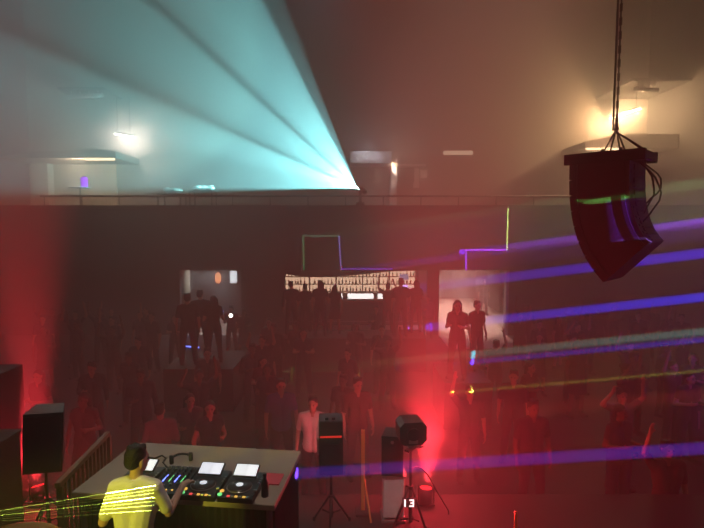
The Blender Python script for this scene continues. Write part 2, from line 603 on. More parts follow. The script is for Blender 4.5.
def make_person(arms, hair='short', skin='skin', shirt='c1', trousers='c2', voxel=.014, lean=0, turn=0, nod=0, sleeve=.42, slim=1.0, stance=.10, dress=False, detail=1.0):
    """A standing figure facing +Y, feet at z 0, 1.75 m tall. arms = ((elbow, wrist, hand direction, palm normal, curl) left, right)."""
    def T(p):                    # leans the upper body forward about the hips
        p = V(p)
        if p.z > .95:
            q = Matrix.Rotation(-lean, 3, 'X') @ (p - V((0, 0, .95)))
            return q + V((0, 0, .95))
        return p
    sw = .185 * slim
    pel, waist, chest, nk = T((0, 0, .95)), T((0, .005, 1.10)), T((0, .01, 1.30)), T((0, -.005, 1.50))
    hd = nk + Matrix.Rotation(-nod - lean * .6, 3, 'X') @ V((0, .025, .14))
    HR = Matrix.Rotation(turn, 3, 'Z') @ Matrix.Rotation(-nod, 3, 'X')
    body = MB()
    # trunk
    for s in (-1, 1):
        body.cap(pel + V((s * .075, 0, 0)), .095, waist + V((s * .055 * slim, 0, 0)), .092)
        body.cap(waist + V((s * .055 * slim, 0, 0)), .092, chest + V((s * .085 * slim, 0, 0)), .105)
        body.cap(chest + V((s * .085 * slim, 0, 0)), .105, T((s * sw * .8, 0, 1.425)), .062)
        body.cap(T((s * sw, 0, 1.42)), .058, T((s * .05, -.01, 1.465)), .05)
    body.cap(nk - V((0, 0, .05)), .056, nk + (hd - nk) * .5, .052)
    # head: skull, jaw, nose, ears, brow, lips
    def H(x, y, z):
        return hd + HR @ V((x, y, z))
    def hb(x, y, z, r):
        g = bmesh.ops.create_icosphere(body.b, subdivisions=3, radius=1)
        body._take(g['verts'], Matrix.Translation(H(x, y, z)) @ HR.to_4x4() @ Matrix.Diagonal((*r, 1)))
    hb(0, -.012, .025, (.076, .095, .092))
    hb(0, .018, -.045, (.058, .072, .066))
    hb(0, .062, -.088, (.026, .024, .022))
    body.cap(H(0, .086, .018), .009, H(0, .104, -.028), .014, 8)
    for s in (-1, 1):
        hb(s * .078, -.005, -.012, (.011, .022, .033))
        body.cap(H(s * .012, .082, .03), .010, H(s * .045, .070, .03), .009, 8)
        hb(s * .040, .058, -.022, (.020, .018, .016))
    body.cap(H(-.018, .084, -.062), .008, H(.018, .084, -.062), .008, 8)
    # legs
    for s in (-1, 1):
        hip, kn, an = V((s * .09, 0, .93)), V((s * (.09 + stance * .4), .025, .50)), V((s * (.09 + stance * .7), -.01, .09))
        limb(body, (hip, kn, an), (.088, .058, .042))
        body.cap(an - V((0, .03, .045)), .038, an + V((s * .025, .15, -.055)), .030)
    # arms
    for s, (el, wr, hdir, pn, cu) in zip((-1, 1), arms):
        sh = T((s * sw, 0, 1.42))
        el, wr = T(el), T(wr)
        limb(body, (sh, el, wr), (.050, .040, .028))
        hand(body, wr + V(hdir).normalized() * .01, hdir, pn, cu)
    me = {'body': (remeshed(body, 'person_body', M[skin], voxel), skin)}
    # shirt
    g = MB()
    ez = .012
    for s in (-1, 1):
        g.cap(pel + V((s * .072, 0, -.03)), .108 + ez, waist + V((s * .055 * slim, 0, 0)), .094 + ez)
        g.cap(waist + V((s * .055 * slim, 0, 0)), .094 + ez, chest + V((s * .085 * slim, 0, 0)), .107 + ez)
        g.cap(chest + V((s * .085 * slim, 0, 0)), .107 + ez, T((s * sw * .8, 0, 1.425)), .064 + ez)
        g.cap(T((s * sw, 0, 1.42)), .060 + ez, T((s * .05, -.01, 1.462)), .052 + ez)
        el, wr = (T(a) for a in arms[(s + 1) // 2][:2])
        sh = T((s * sw, 0, 1.42))
        if sleeve <= .5:
            g.cap(sh, .066, sh.lerp(el, sleeve * 2 - .1), .058)
        else:
            g.cap(sh, .066, el, .055)
            g.cap(el, .055, el.lerp(wr, sleeve * 2 - 1.1), .044)
    g.cap(chest + V((0, -.02, .02)), .11, T((0, -.035, 1.44)), .062)
    if dress:
        g.lathe([(.12, 1.02), (.17, .9), (.21, .70), (.23, .55), (.20, .56), (.10, .95)], seg=24)
    me['shirt'] = (remeshed(g, 'person_shirt', M[shirt], max(.012, voxel)), shirt)
    if not dress:
        g = MB()
        for s in (-1, 1):
            hip, kn, an = V((s * .09, 0, .93)), V((s * (.09 + stance * .4), .025, .50)), V((s * (.09 + stance * .7), -.01, .10))
            limb(g, (hip, kn, an), (.104, .076, .062))
            g.cap((s * .07, 0, .97), .104, hip, .104)
        me['trousers'] = (remeshed(g, 'person_trousers', M[trousers], .016), trousers)
    for s, nm in ((-1, 'shoe'), (1, 'shoe')):
        an = V((s * (.09 + stance * .7), -.01, .09))
        g = MB()
        g.cap(an - V((0, .035, .043)), .044, an + V((s * .027, .165, -.050)), .038)
        g.cap(an - V((0, .035, .03)), .046, an + V((0, 0, .01)), .05)
        g.box((an.x - .04, an.y - .07, 0), (an.x + .06, an.y + .19, .022), bev=.008)
        me[nm + str(s)] = (remeshed(g, 'person_shoe', M['c1'], .012), 'c1')
    g = MB()
    def hh(x, y, z, r):
        q = bmesh.ops.create_icosphere(g.b, subdivisions=3, radius=1)
        g._take(q['verts'], Matrix.Translation(H(x, y, z)) @ HR.to_4x4() @ Matrix.Diagonal((*r, 1)))
    hh(0, -.024, .044, (.083, .094, .086))
    hh(0, -.052, -.004, (.076, .062, .070))
    if hair == 'long':
        for k in range(7):
            a = (k - 3) * .36
            top = H(.075 * math.sin(a), -.045 - .04 * math.cos(a), .02)
            low = H(.10 * math.sin(a), -.055 - .05 * math.cos(a), -.24 - .02 * (k % 2))
            g.cap(top, .040, low, .030, 8)
    elif hair == 'bun':
        hh(0, -.11, .07, (.045, .045, .045))
    else:
        for k in range(14):
            a = k * 2.4
            hh(.055 * math.cos(a), -.02 + .055 * math.sin(a), .10 + .012 * math.sin(k * 3), (.026, .026, .022))
    me['hair'] = (remeshed(g, 'person_hair', M['hair'], .010, 2), 'hair')
    for s in (-1, 1):
        g = MB().ball(H(s * .031, .076, .004), .0115, 2)
        me['eye%d' % s] = (g.mesh('person_eye', M['eye'], True), 'eye')
    return me


def put_person(tpl, loc, rz, label, group=None, over=None, scale=1.0, parts=None):
    e = empty('person', loc, rz)
    e.scale = (scale,) * 3
    tag(e, label, 'person', group)
    for k, (m, mk) in tpl.items():
        nm = k.rstrip('-1')
        o = bpy.data.objects.new(nm, m)
        C.objects.link(o)
        o.parent = e
        if over and nm in over:
            o.material_slots[0].link = 'OBJECT'
            o.material_slots[0].material = M[over[nm]]
    return e


DN = lambda s: ((s * .26, -.02, 1.13), (s * .27, .06, .88), (0, .12, -1), (-s, 0, 0), .35)
BENT = lambda s: ((s * .25, -.03, 1.14), (s * .16, .22, 1.20), (-s * .3, .9, .35), (-s, 0, .2), .7)
UP = lambda s: ((s * .34, .05, 1.62), (s * .30, .10, 1.90), (-s * .1, .1, 1), (0, 1, 0), .25)
UPB = lambda s: ((s * .38, .10, 1.52), (s * .26, .20, 1.76), (-s * .2, .2, 1), (0, 1, 0), .5)
TPL = [
    make_person((DN(-1), DN(1)), shirt='c1', sleeve=.40),
    make_person((DN(-1), UP(1)), shirt='c2', trousers='c1', nod=-.1),
    make_person((BENT(-1), BENT(1)), hair='long', shirt='c1', trousers='c4', slim=.88, sleeve=.3, turn=.3),
    make_person((UP(-1), UPB(1)), hair='bun', shirt='c3', trousers='c1', slim=.9, sleeve=.35),
    make_person((DN(-1), BENT(1)), shirt='c4', trousers='c1', sleeve=.9, turn=-.4, nod=.15),
    make_person((BENT(-1), DN(1)), hair='long', shirt='c1', slim=.85, sleeve=.2, dress=True, turn=-.3),
]
used = []


def free(x, y, d=.62):
    return all((x - a) ** 2 + (y - b_) ** 2 > d * d for a, b_ in used)


def stand(px, top, hgt, z, tpl, face, label, group=None, over=None, tall=1.75, Y=None):
    """puts someone whose crown shows at pixel (px, top); hgt is the crown's height above z"""
    p = at(px, top, Y) if Y else onz(px, top, z + hgt)
    s = hgt / 1.77
    used.append((p.x, p.y))
    return put_person(TPL[tpl] if isinstance(tpl, int) else tpl, (p.x, p.y, z), face, label, group, over, s)


# the performer at the mixing table, seen from behind
DJ = make_person((((-.26, .0, 1.14), (-.22, .17, 1.31), (.35, .9, -.05), (0, .1, -1), .35),
                  ((.25, .10, 1.18), (.30, .31, 1.34), (.25, .95, -.12), (0, .1, -1), .35)),
                 skin='skin', shirt='tee', trousers='c1', voxel=.009, lean=.16, turn=-.62, nod=.12, sleeve=.44, slim=.86)
djp = at(136, 447, 3.68)
put_person(DJ, (djp.x, 3.58, 1.30), 0, 'person in a white t-shirt seen from behind at the mixing table', scale=(djp.z - 1.30) / 1.745)
used.append((djp.x, 3.6))
# people one can pick out
stand(313, 396, 1.74, 0, TPL[0], PI - .15, 'person in a white short-sleeved top behind the black box on a stand', over=dict(shirt='white', trousers='c1'))
stand(281, 378, 1.80, 0, TPL[0], PI + .25, 'person in a dark blue top left of the person in white', over=dict(shirt='blue'))
stand(190, 393, 1.66, 0, TPL[2], PI + .3, 'long-haired person in a pale grey top just beyond the mixing table', over=dict(shirt='c5'))
stand(160, 403, 1.70, 0, TPL[4], .4, 'person in a grey long-sleeved top just beyond the mixing table', over=dict(shirt='c5'))
RZ = 1.05
stand(458, 298, 1.78, RZ, TPL[2], PI - .4, 'long-haired dark silhouette in front of the lit lobby opening', over=dict(shirt='c1'), Y=11.3)
stand(477, 309, 1.66, RZ, TPL[0], PI + .5, 'shorter dark silhouette between two others before the lit lobby opening', Y=12.0)
stand(496, 336, 1.70, 0, TPL[1], .3, 'dark silhouette with one arm raised low at the right edge of the lit lobby', over=dict(shirt='c1'), Y=12.3)
stand(484, 275, 1.78, 0, TPL[0], PI, 'person in dark clothes standing deep inside the lit lobby', over=dict(shirt='c2'), Y=25.2)
stand(428, 282, 1.70, 0, TPL[4], PI, 'person in a pale top at the right end of the bar', over=dict(shirt='c5'), Y=20.1)
for px, top, h, t, Y, lab in ((187, 289, 1.78, 0, 12.4, 'dark silhouette nearest the cream column in the left opening'), (200, 289, 1.76, 4, 13.2, 'tall dark silhouette in the middle of the left opening'), (213, 294, 1.70, 2, 12.6, 'long-haired dark silhouette right of the middle in the left opening')):
    stand(px, top, h, RZ, t, .3, lab, Y=Y)
stand(231, 300, 1.68, 0, 4, PI, 'dark figure holding up a shining phone beside the left opening', Y=17.7)
b_ = MB().box((xat(441, 11.6), 10.9, 0), (xat(487, 11.6), 12.5, RZ))
struct(b_.build('floor_riser', M['blackwood']), 'dark raised platform under the silhouettes before the lobby', 'platform')
b_ = MB().box((xat(168, 12.6), 12.0, 0), (xat(236, 12.6), 13.8, RZ))
struct(b_.build('floor_riser', M['blackwood']), 'dark raised platform under the silhouettes before the left opening', 'platform')
used += [(xat(x_, 12.9), y_) for x_ in (172, 186, 200, 214, 230) for y_ in (12.2, 12.9, 13.6)] + [(xat(x_, 11.6), 11.6) for x_ in (444, 455, 466, 477, 485)]

for px, top, t, Y, lab in ((291, 281, 4, 15.9, 'dark silhouette at the left end of the bar'), (305, 284, 0, 16.3, 'dark silhouette standing second from the left end of the bar'), (320, 280, 2, 15.6, 'long-haired dark silhouette before the left half of the bar'), (335, 285, 5, 16.0, 'dark silhouette in a dress before the middle of the bar'), (388, 283, 3, 16.1, 'dark silhouette with both arms raised before the bar bottles'), (401, 278, 0, 15.6, 'tall dark silhouette before the right half of the bar'), (416, 280, 2, 16.2, 'long-haired dark silhouette before the right end of the bar')):
    p = at(px, top, Y)
    stand(px, top, p.z - 1.05, 1.05, t, .2, lab, Y=Y)
b_ = MB().box((xat(283, 16), 15.3, 0), (xat(424, 16), 16.6, 1.05))
struct(b_.build('floor_riser', M['blackwood']), 'dark raised platform under the silhouettes before the bar', 'platform')
used += [(xat(283 + k * 9, 16), y_) for k in range(17) for y_ in (15.4, 16, 16.6)]
for px, top, h, t, over, lab in ((622, 388, 1.75, 3, dict(shirt='c5', body='skin'), 'person in a grey top with both arms raised at the right of the crowd'), (668, 440, 1.72, 1, dict(shirt='c3'), 'person in dark red with one arm raised near the bottom right corner'), (470, 385, 1.72, 1, dict(shirt='c2'), 'person in a dark grey top with one arm raised in the red light')):
    p = stand(px, top, h, 0, t, PI, lab, over=over)
# the rest of the dim crowd
n = 0
tries = 0
while n < 72 and tries < 4000:
    tries += 1
    y = random.uniform(7.4, 18)
    px = random.uniform(20, 700)
    x = xat(px, y)
    if not free(x, y, .70) or (430 < px < 520 and y > 11.0) or (176 < px < 242 and y > 15):
        continue
    if 262 < px < 335 and y < 9.2 or 150 < px < 205 and y < 8.6 or px < 110 and y < 8.2 or 370 < px < 490 and y < 11:
        continue
    used.append((x, y))
    put_person(TPL[n % 6], (x, y, 0), PI + random.uniform(-.6, .6), 'dark-clothed person standing in the dim crowd on the dance floor', 'dancers in the dim crowd', scale=random.uniform(.94, 1.04),
               over=dict(body=random.choice(('skin', 'skin2')), shirt=random.choice(('c1', 'c2', 'c3', 'c4'))))
    n += 1

# phone torch in the hand of the figure by the left opening
p = at(231, 317, 17.15)
ph = empty('phone', p)
tag(ph, 'phone with its white torch shining beside the left opening', 'phone')
MB().box((-.038, -.006, -.08), (.038, .006, .08), bev=.005).build('phone_body', M['blackpl'], ph)
MB().cyl((0, -.006, .05), (0, -.02, .05), .055, seg=20).build('torch', E_['torch'], ph)
p = at(222, 311.5, 17.9)
o = MB().ball((0, 0, 0), .055, 2).cyl((0, .02, 0), (0, .08, 0), .03).build('blue_light', E_['ledblue'], mtx=Matrix.Translation(p))
tag(o, 'small blue light held up beside the shining phone', 'light')
p = at(192, 346, 18.4)
o = MB().cyl((-.28, 0, 0), (.28, -.1, -.03), .022).build('light_stick', E_['ledblue'], mtx=Matrix.Translation(p))
tag(o, 'blue glow stick below the silhouettes in the left opening', 'glow stick')
# left opening: sconce, lit panel
p = at(218, 278, 24.85)
sc_ = empty('wall_sconce', p)
tag(sc_, 'orange oval wall lamp seen through the left opening', 'wall lamp')
MB().ball((0, 0, 0), (.15, .10, .27), 3).build('shade', E_['orange'], sc_, True)
MB().cyl((0, .0, -.05), (0, .14, -.05), .03).build('bracket', M['black'], sc_)
p = at(233.5, 277, 22.6)
o = MB().box((-.15, -.03, -.27), (.15, .03, .27), bev=.01).build('hanging_sign', E_['panel'], mtx=Matrix.Translation(p))
tag(o, 'blank white lit panel hanging in the left opening', 'sign')
st = empty('slatted_chair', (xat(232, 18.3), 18.3, 0))
tag(st, 'pale slatted chair back below the shining phone', 'chair')
zc = [zat(y_, 18.3) for y_ in (341, 337, 333, 329, 325)]
for z_ in zc:
    MB().box((-.17, .18, z_ - .04), (.17, .21, z_ + .03), bev=.008).build('back_slat', M['pale'], st)
MB().box((-.22, -.2, .42), (.22, .2, .46), bev=.01).build('seat', M['pale'], st)
for sx in (-.19, .19):
    MB().box((sx - .02, .17, 0), (sx + .02, .21, zc[-1] + .05)).build('leg', M['blackwood'], st)
    MB().box((sx - .02, -.19, 0), (sx + .02, -.15, .42)).build('leg', M['blackwood'], st)

# ------------------------------------------------------------------ the bar
bx0, bx1 = op[1][0] - .9, op[1][1] + .3
bc = empty('bar_counter', ((bx0 + bx1) / 2, 22.9, 0))
tag(bc, 'long dark bar counter under the middle of the balcony', 'bar counter')
hw = (bx1 - bx0) / 2
MB().box((-hw, -.25, 0), (hw, .25, 1.06), bev=.01).build('counter_front', M['blackwood'], bc)
MB().box((-hw - .04, -.34, 1.06), (hw + .04, .32, 1.11), bev=.015).build('counter_top', M['wood'], bc)
MB().cyl((-hw, -.42, .2), (hw, -.42, .2), .025).build('foot_rail', M['steel'], bc)
for k in range(5):
    x = -hw + .4 + k * (2 * hw - .8) / 4
    MB().cyl((x, -.25, .2), (x, -.42, .2), .02).build('rail_bracket', M['steel'], bc)
bk = empty('bar_back_shelf', ((bx0 + bx1) / 2, 26.75, 0))
tag(bk, 'backlit shelf unit holding rows of bottles behind the bar', 'shelf')
z1, z2, z3 = zat(291.5, 26.7), zat(284.0, 26.7), zat(276.5, 26.7)
MB().box((-hw, .17, z1 - .1), (hw, .20, 2.6)).build('lit_back_panel', E_['barlit'], bk)
for z_ in (z1, z2, z3):
    MB().box((-hw, -.17, z_ - .03), (hw, .17, z_), bev=.005).build('shelf_board', M['wood'], bk)
MB().box((-hw, -.2, z3 + .42), (hw, .2, z3 + .60)).build('canopy', M['blackwood'], bk)
for k in range(6):
    x = -hw + k * 2 * hw / 5
    MB().box((x - .03, -.17, 0), (x + .03, .17, z3 + .42)).build('upright', M['blackwood'], bk)
for x0, x1, lab in ((330, 343, 'lit glass-fronted cooler under the bottles, left of the middle'), (347, 374, 'widest lit glass-fronted cooler under the bottles'), (377, 384, 'narrow lit glass-fronted cooler under the bottles')):
    a, c = xat(x0, 26.3), xat(x1, 26.3)
    co = empty('bar_cooler', ((a + c) / 2, 26.1, 0))
    tag(co, lab, 'cooler', 'coolers behind the bar')
    w2 = (c - a) / 2
    MB().box((-w2, -.22, 0), (w2, .22, zat(292.5, 26.0)), bev=.01).build('cabinet', M['black'], co)
    MB().box((-w2 + .03, -.235, .55), (w2 - .03, -.22, zat(293.5, 25.9))).build('glass_door', E_['cooler'], co)
    MB().cyl((w2 - .06, -.26, .6), (w2 - .06, -.26, .8), .012, seg=8).build('handle', M['steel'], co)
poly = [(xat(283, 25.6), zat(268, 25.6)), (xat(283, 25.6), zat(273.5, 25.6)), (xat(300, 25.6), zat(276.0, 25.6)), (xat(318, 25.6), zat(277.2, 25.6)), (xat(345, 25.6), zat(275.8, 25.6)), (xat(370, 25.6), zat(273.6, 25.6)), (xat(392, 25.6), zat(271.2, 25.6)), (xat(430, 25.6), zat(270.4, 25.6)), (xat(430, 25.6), zat(268, 25.6))]
o = MB().prism(poly, 'y', 25.5, 25.6).build('hanging_valance', M['drape'])
tag(o, 'dark curved valance hanging over the bar bottles', 'valance')
protos = []
for k, (mk, prof) in enumerate((('glassg', [(.036, 0), (.037, .01), (.037, .19), (.014, .25), (.013, .31)]), ('glassa', [(.045, 0), (.045, .17), (.016, .21), (.014, .29)]), ('glassc', [(.034, 0), (.040, .20), (.018, .24), (.015, .30)]))):
    b_ = empty('bottle', (0, 0, -5))
    MB().lathe([(r, z) for r, z in prof], seg=12).build('glass', M[mk], b_, True)
    zt = prof[-1][1]
    MB().cyl((0, 0, zt - .005), (0, 0, zt + .025), .017, seg=10).build('cap', M['black' if k != 1 else 'redmat'], b_)
    MB().cyl((0, 0, .05), (0, 0, .13), prof[1][0] + .0025, seg=12).build('paper_label', M[('cream', 'c3', 'c4')[k]], b_)
    protos.append(b_)
names = ('green glass bottle standing on the backlit bar shelf', 'amber glass bottle standing on the backlit bar shelf', 'clear glass bottle standing on the backlit bar shelf')
first = [True] * 3
for z_ in (z1, z2, z3):
    x = -hw + .12
    while x < hw - .1:
        k = random.randrange(3)
        if min(abs(x - (-hw + j * 2 * hw / 5)) for j in range(6)) > .09:
            if first[k]:
                o = protos[k]
                first[k] = False
            else:
                o = copy_tree(protos[k])
            s = random.uniform(.70, .98)
            o.location = ((bx0 + bx1) / 2 + x, 26.75 + random.uniform(-.06, .06), z_ + .004)
            o.scale = (s * 1.1, s * 1.1, s)
            tag(o, names[k], 'bottle', ('green', 'amber', 'clear')[k] + ' bottles behind the bar')
        x += random.uniform(.13, .22)
p = at(404, 277, 24.5)
o = MB().box((-.22, -.03, -.14), (.22, .03, .14), bev=.01).cyl((0, 0, .14), (0, 0, ZU - p.z), .012).build('hanging_screen', E_['ledblue'], mtx=Matrix.Translation(p))
o.data.materials[0] = emit('bar_screen', (.55, .6, .9), .7)
tag(o, 'small bluish screen hanging over the right end of the bar', 'screen')

# ------------------------------------------------------------------ hanging line array
f = V((-.72, .69, 0)).normalized()
side = V((-f.y, f.x, 0))
pc = at(580, 167, 6.5)
ztop_ = pc.z
AM = Matrix((f, side, V((0, 0, 1)))).transposed().to_4x4()      # local x = front, y across, z up
la = empty('hanging_line_array', (pc.x, pc.y, 0))
tag(la, 'black curved loudspeaker array hanging at the right above the crowd', 'loudspeaker array')
D, Wd, Hc = .66, .66, .185
pos = V((0, 0, ztop_))
for k in range(8):
    rot = Matrix.Rotation((0, 3, 7, 12, 18, 25, 33, 41)[k] * PI / 180, 4, 'Y')
    m = AM @ Matrix.Translation(pos) @ rot
    hb_ = Hc * (.97 - .045 * k)
    lo_ = -Hc + (Hc - hb_)
    b = MB().prism([(-D, -hb_), (-.03, -Hc), (0, -Hc + .004), (0, -.004), (-.03, 0), (-D, -.004)], 'y', -Wd / 2, Wd / 2)
    cab = b.build('cabinet', M['blackwood'], la, mtx=m)
    MB().box((-.004, -Wd / 2 + .015, -Hc + .008), (.010, Wd / 2 - .015, -.008)).build('grille', M['grille'], cab)
    g = MB().box((-D - .012, -.16, -hb_ * .85), (-D + .001, .16, -.030), bev=.004)
    g.box((-D - .010, -.27, -hb_ * .75), (-D + .001, .27, -hb_ * .55))
    g.build('rear_panel', M['black'], cab)
    for sy in (-1, 1):
        y_ = sy * (Wd / 2 + .006)
        MB().box((-.09, y_ - .008, -Hc + .01), (-.05, y_ + .008, -.004)).build('rigging_plate', M['black'], cab)
        MB().box((-D + .05, y_ - .008, -hb_ + .01), (-D + .09, y_ + .008, -.008)).build('rigging_plate', M['black'], cab)
    pos = pos + (rot @ V((0, 0, -Hc - .004)))
# bumper frame and its chain
fr = MB()
for y_ in (-.24, .24):
    fr.box((-.80, y_ - .03, .0), (.10, y_ + .03, .13), bev=.008)
for x_ in (-.77, -.5, -.3, .06):
    fr.box((x_ - .03, -.24, .02), (x_ + .03, .24, .11))
fr.box((-.52, -.14, .09), (-.28, .14, .125), bev=.005)
fr.build('flying_frame', M['black'], la, mtx=AM @ Matrix.Translation((0, 0, ztop_ + .004)))
PX = -.41
pick = V((PX, 0, ztop_ + .42))
b = MB()
zc_ = pick.z
k = 0
while zc_ < ZH - .06:
    e_ = ((0, .011), (.011, 0))[k % 2]
    for s in (-1, 1):
        b.cyl((PX + s * e_[0], s * e_[1], zc_), (PX + s * e_[0], s * e_[1], zc_ + .09), .006, seg=5)
    zc_ += .08
    k += 1
b.cyl((PX, 0, pick.z - .05), (PX, 0, ZH), .009, seg=8)
b.build('chain', M['black'], la, mtx=AM)
MB().tube([(PX + .03, .02, ztop_ + .40), (PX + .035, .02, 10), (PX + .03, .02, ZH)], .013, 8).build('power_cable', M['cord'], la, mtx=AM)
for dx, dy in ((-.09, -.12), (-.09, .12), (.11, -.12), (.11, .12)):
    MB().tube([pick, (PX + dx, dy, ztop_ + .12)], .010, 8).cyl((PX + dx, dy, ztop_ + .10), (PX + dx, dy, ztop_ + .18), .02, seg=10).build('sling', M['black'], la, mtx=AM)
MB().ball(pick, .035, 2).cyl(pick - V((0, 0, .06)), pick + V((0, 0, .08)), .022).build('hook', M['steel'], la, mtx=AM)
# signal cables looping down the back
for k, (y_, w_) in enumerate(((-.1, .16), (.0, .11), (.1, .2))):
    pts = [pick + V((-.02, .02, -.05)), V((-D - .05, y_, ztop_ + .15))]
    for j in range(9):
        t_ = j / 8
        pts.append(V((-D - .06 - w_ * math.sin(PI * t_) - .02 * t_, y_ + .03 * math.sin(j * 2 + k), ztop_ - .02 - (.45 + .12 * k) * t_)))
    MB().tube(pts, .010, 7).build('signal_cable', M['cord'], la, mtx=AM)

# ------------------------------------------------------------------ teal moving head on the rail
tp = at(357, 188, 19.75)
mh = empty('moving_head_light', (tp.x + .13, YF + .1, ZT + .03))
tag(mh, 'moving head lamp on the balcony wall throwing the wide teal beam', 'stage light')
hh_ = tp.z - ZT - .03
MB().box((-.16, -.12, 0), (.16, .12, .12), bev=.015).build('base', M['black'], mh)
b = MB()
for sy in (-.16, .13):
    b.box((-.05, sy, .11), (.05, sy + .03, hh_ + .05), bev=.01)
b.box((-.06, -.16, .11), (.06, .16, .15))
b.build('yoke', M['black'], mh)
ax_ = V((-.84, -.26, .48)).normalized()
hc = V((0, 0, hh_ - .02)) - ax_ * .06
MB().cyl(hc - ax_ * .14, hc + ax_ * .10, .11, .085, seg=20).ball(hc - ax_ * .14, .108, 2).build('lamp_head', M['blackpl'], mh, True)
MB().cyl(hc + ax_ * .095, hc + ax_ * .105, .05, seg=20).build('lens', E_['teal'], mh)

# ------------------------------------------------------------------ mixing table and the gear on it
ZTAB = 2.30
YAW = -.118
tc_ = V((-1.405, 4.44, ZTAB))
tb = empty('mixing_table', (tc_.x, tc_.y, ZS), YAW)
tag(tb, 'pale-topped mixing table with black skirt on the stage', 'table')
hT = ZTAB - ZS
MB().box((-.86, -.49, hT - .05), (.86, .49, hT), bev=.008).build('table_top', M['table'], tb)
for sx in (-.80, .80):
    for sy in (-.43, .43):
        MB().cyl((sx, sy, 0), (sx, sy, hT - .05), .025).build('leg', M['steel'], tb)
# skirt: pleated cloth on the three outer sides
pts = []
def pleat(a, c, nrm, n_):
    for k_ in range(n_):
        t_ = k_ / n_
        o_ = (.012 if k_ % 2 else -.004)
        pts.append((a[0] + (c[0] - a[0]) * t_ + nrm[0] * o_, a[1] + (c[1] - a[1]) * t_ + nrm[1] * o_))
pleat((-.83, -.45), (-.83, .46), (-1, 0), 24)
pleat((-.83, .46), (.83, .46), (0, 1), 44)
pleat((.83, .46), (.83, -.45), (1, 0), 24)
b = MB()
lo = [b.b.verts.new((x_ * 1.0, y_, .03)) for x_, y_ in pts]
hi = [b.b.verts.new((x_, y_, hT - .05)) for x_, y_ in pts]
for k_ in range(len(pts) - 1):
    b.b.faces.new((lo[k_], lo[k_ + 1], hi[k_ + 1], hi[k_]))
sk = b.build('skirt', M['drape'], tb)
sd = sk.modifiers.new('t', 'SOLIDIFY')
sd.thickness = .006
MB().box((-.83, -.35, .35), (.83, .42, .38)).build('lower_shelf', M['blackwood'], tb)


def on_table(px, py, dz=0):
    p_ = onz(px, py, ZTAB)
    p_.z = ZTAB + dz
    return p_


def player(px, py, label, rz=YAW):
    p_ = on_table(px, py)
    e = empty('media_player', p_, rz)
    tag(e, label, 'media player', 'players on the mixing table')
    w_, d_, h_ = .143, .200, .055
    # wedge body
    b_ = MB().prism([(-d_, .008), (d_, .008), (d_, h_ + .012), (d_ - .12, h_ + .012), (-d_, h_ - .008)], 'x', -w_, w_)
    b_.build('body', M['blackpl'], e)
    for sx in (-.12, .12):
        for sy in (-.17, .17):
            MB().cyl((sx, sy, 0), (sx, sy, .012), .014, seg=10).build('foot', M['cord'], e)
    ds = MB().box((-.105, -.004, -.065), (.105, .014, .065), bev=.004).build('display', M['blackpl'], e, mtx=Matrix.Translation((-.01, d_ - .075, h_ + .060)) @ Matrix.Rotation(R(-66), 4, 'X'))
    MB().box((-.095, -.007, -.056), (.095, -.004, .056)).build('screen', E_['screen'], ds).rotation_euler = (0, 0, 0)
    j = MB().lathe([(.098, 0), (.100, .004), (.098, .014), (.088, .020), (.030, .021)], seg=40).build('jog_wheel', M['blackpl'], e, True)
    j.location = (-.015, -.035, h_ - .002)
    MB().lathe([(.103, 0), (.106, .004), (.103, .008), (.099, .008)], seg=40).build('ring', M['jog'], j, True)
    MB().lathe([(.030, .019), (.030, .0225), (.001, .0225)], seg=24).build('jog_display', E_['screen'], j)
    # play and cue buttons, pads, pitch slider
    for i, (x_, y_, mk) in enumerate(((-.135, -.165, 'ledgreen'), (-.135, -.115, 'ledamber'))):
        MB().cyl((x_, y_, h_ - .006), (x_, y_, h_ + .004), .018, seg=18).build('button', E_[mk], e)
    for i in range(6):
        x_ = -.06 + i * .032
        MB().box((x_ - .012, -.188, h_ - .008), (x_ + .012, -.170, h_ + .0005), bev=.002).build('button', E_['ledred' if i % 3 == 0 else 'ledamber'] if i % 2 == 0 else M['jog'], e)
    MB().box((.128, -.17, h_ - .004), (.138, -.02, h_ + .003)).build('slider_slot', M['cord'], e)
    MB().box((.120, -.10, h_), (.146, -.085, h_ + .014), bev=.002).build('slider_knob', M['jog'], e)
    for i in range(3):
        MB().cyl((.13, .02 + i * .035, h_), (.13, .02 + i * .035, h_ + .016), .009, seg=12).build('knob', M['jog'], e)
    return e


player(243, 491, 'black media player with lit screen at the right end of the row')
player(207, 489, 'black media player with lit screen between mixer and rightmost player')
player(138.5, 485, 'black media player with lit screen partly behind the person at the table')
p = on_table(174, 487.5)
mx = empty('dj_mixer', p, YAW)
tag(mx, 'black mixer covered in small knobs between two media players', 'mixer')
MB().prism([(-.205, .008), (.205, .008), (.205, .085), (-.205, .060)], 'x', -.136, .136).build('body', M['blackpl'], mx)
sl = .025 / .41
for sx in (-.12, .12):
    for sy in (-.17, .17):
        MB().cyl((sx, sy, 0), (sx, sy, .012), .014, seg=10).build('foot', M['cord'], mx)
for c_ in range(5):
    for r_ in range(5):
        x_, y_ = -.108 + c_ * .052, .165 - r_ * .042
        z_ = .0725 + y_ * sl
        MB().cyl((x_, y_, z_ - .004), (x_, y_, z_ + .020), .0095, .0075, seg=12).build('knob', M['jog'] if r_ == 0 else M['cord'], mx)
for c_ in range(4):
    x_ = -.095 + c_ * .052
    MB().box((x_ - .003, -.135, .062), (x_ + .003, -.05, .0675)).build('fader_slot', M['cord'], mx)
    y_ = -.12 + .02 * c_
    MB().box((x_ - .010, y_ - .007, .062), (x_ + .010, y_ + .007, .078), bev=.002).build('fader_knob', M['steel'], mx)
    MB().box((x_ + .014, -.04, .066), (x_ + .020, .10, .0765)).build('level_meter', E_['ledgreen' if c_ % 2 else 'ledblue'], mx)
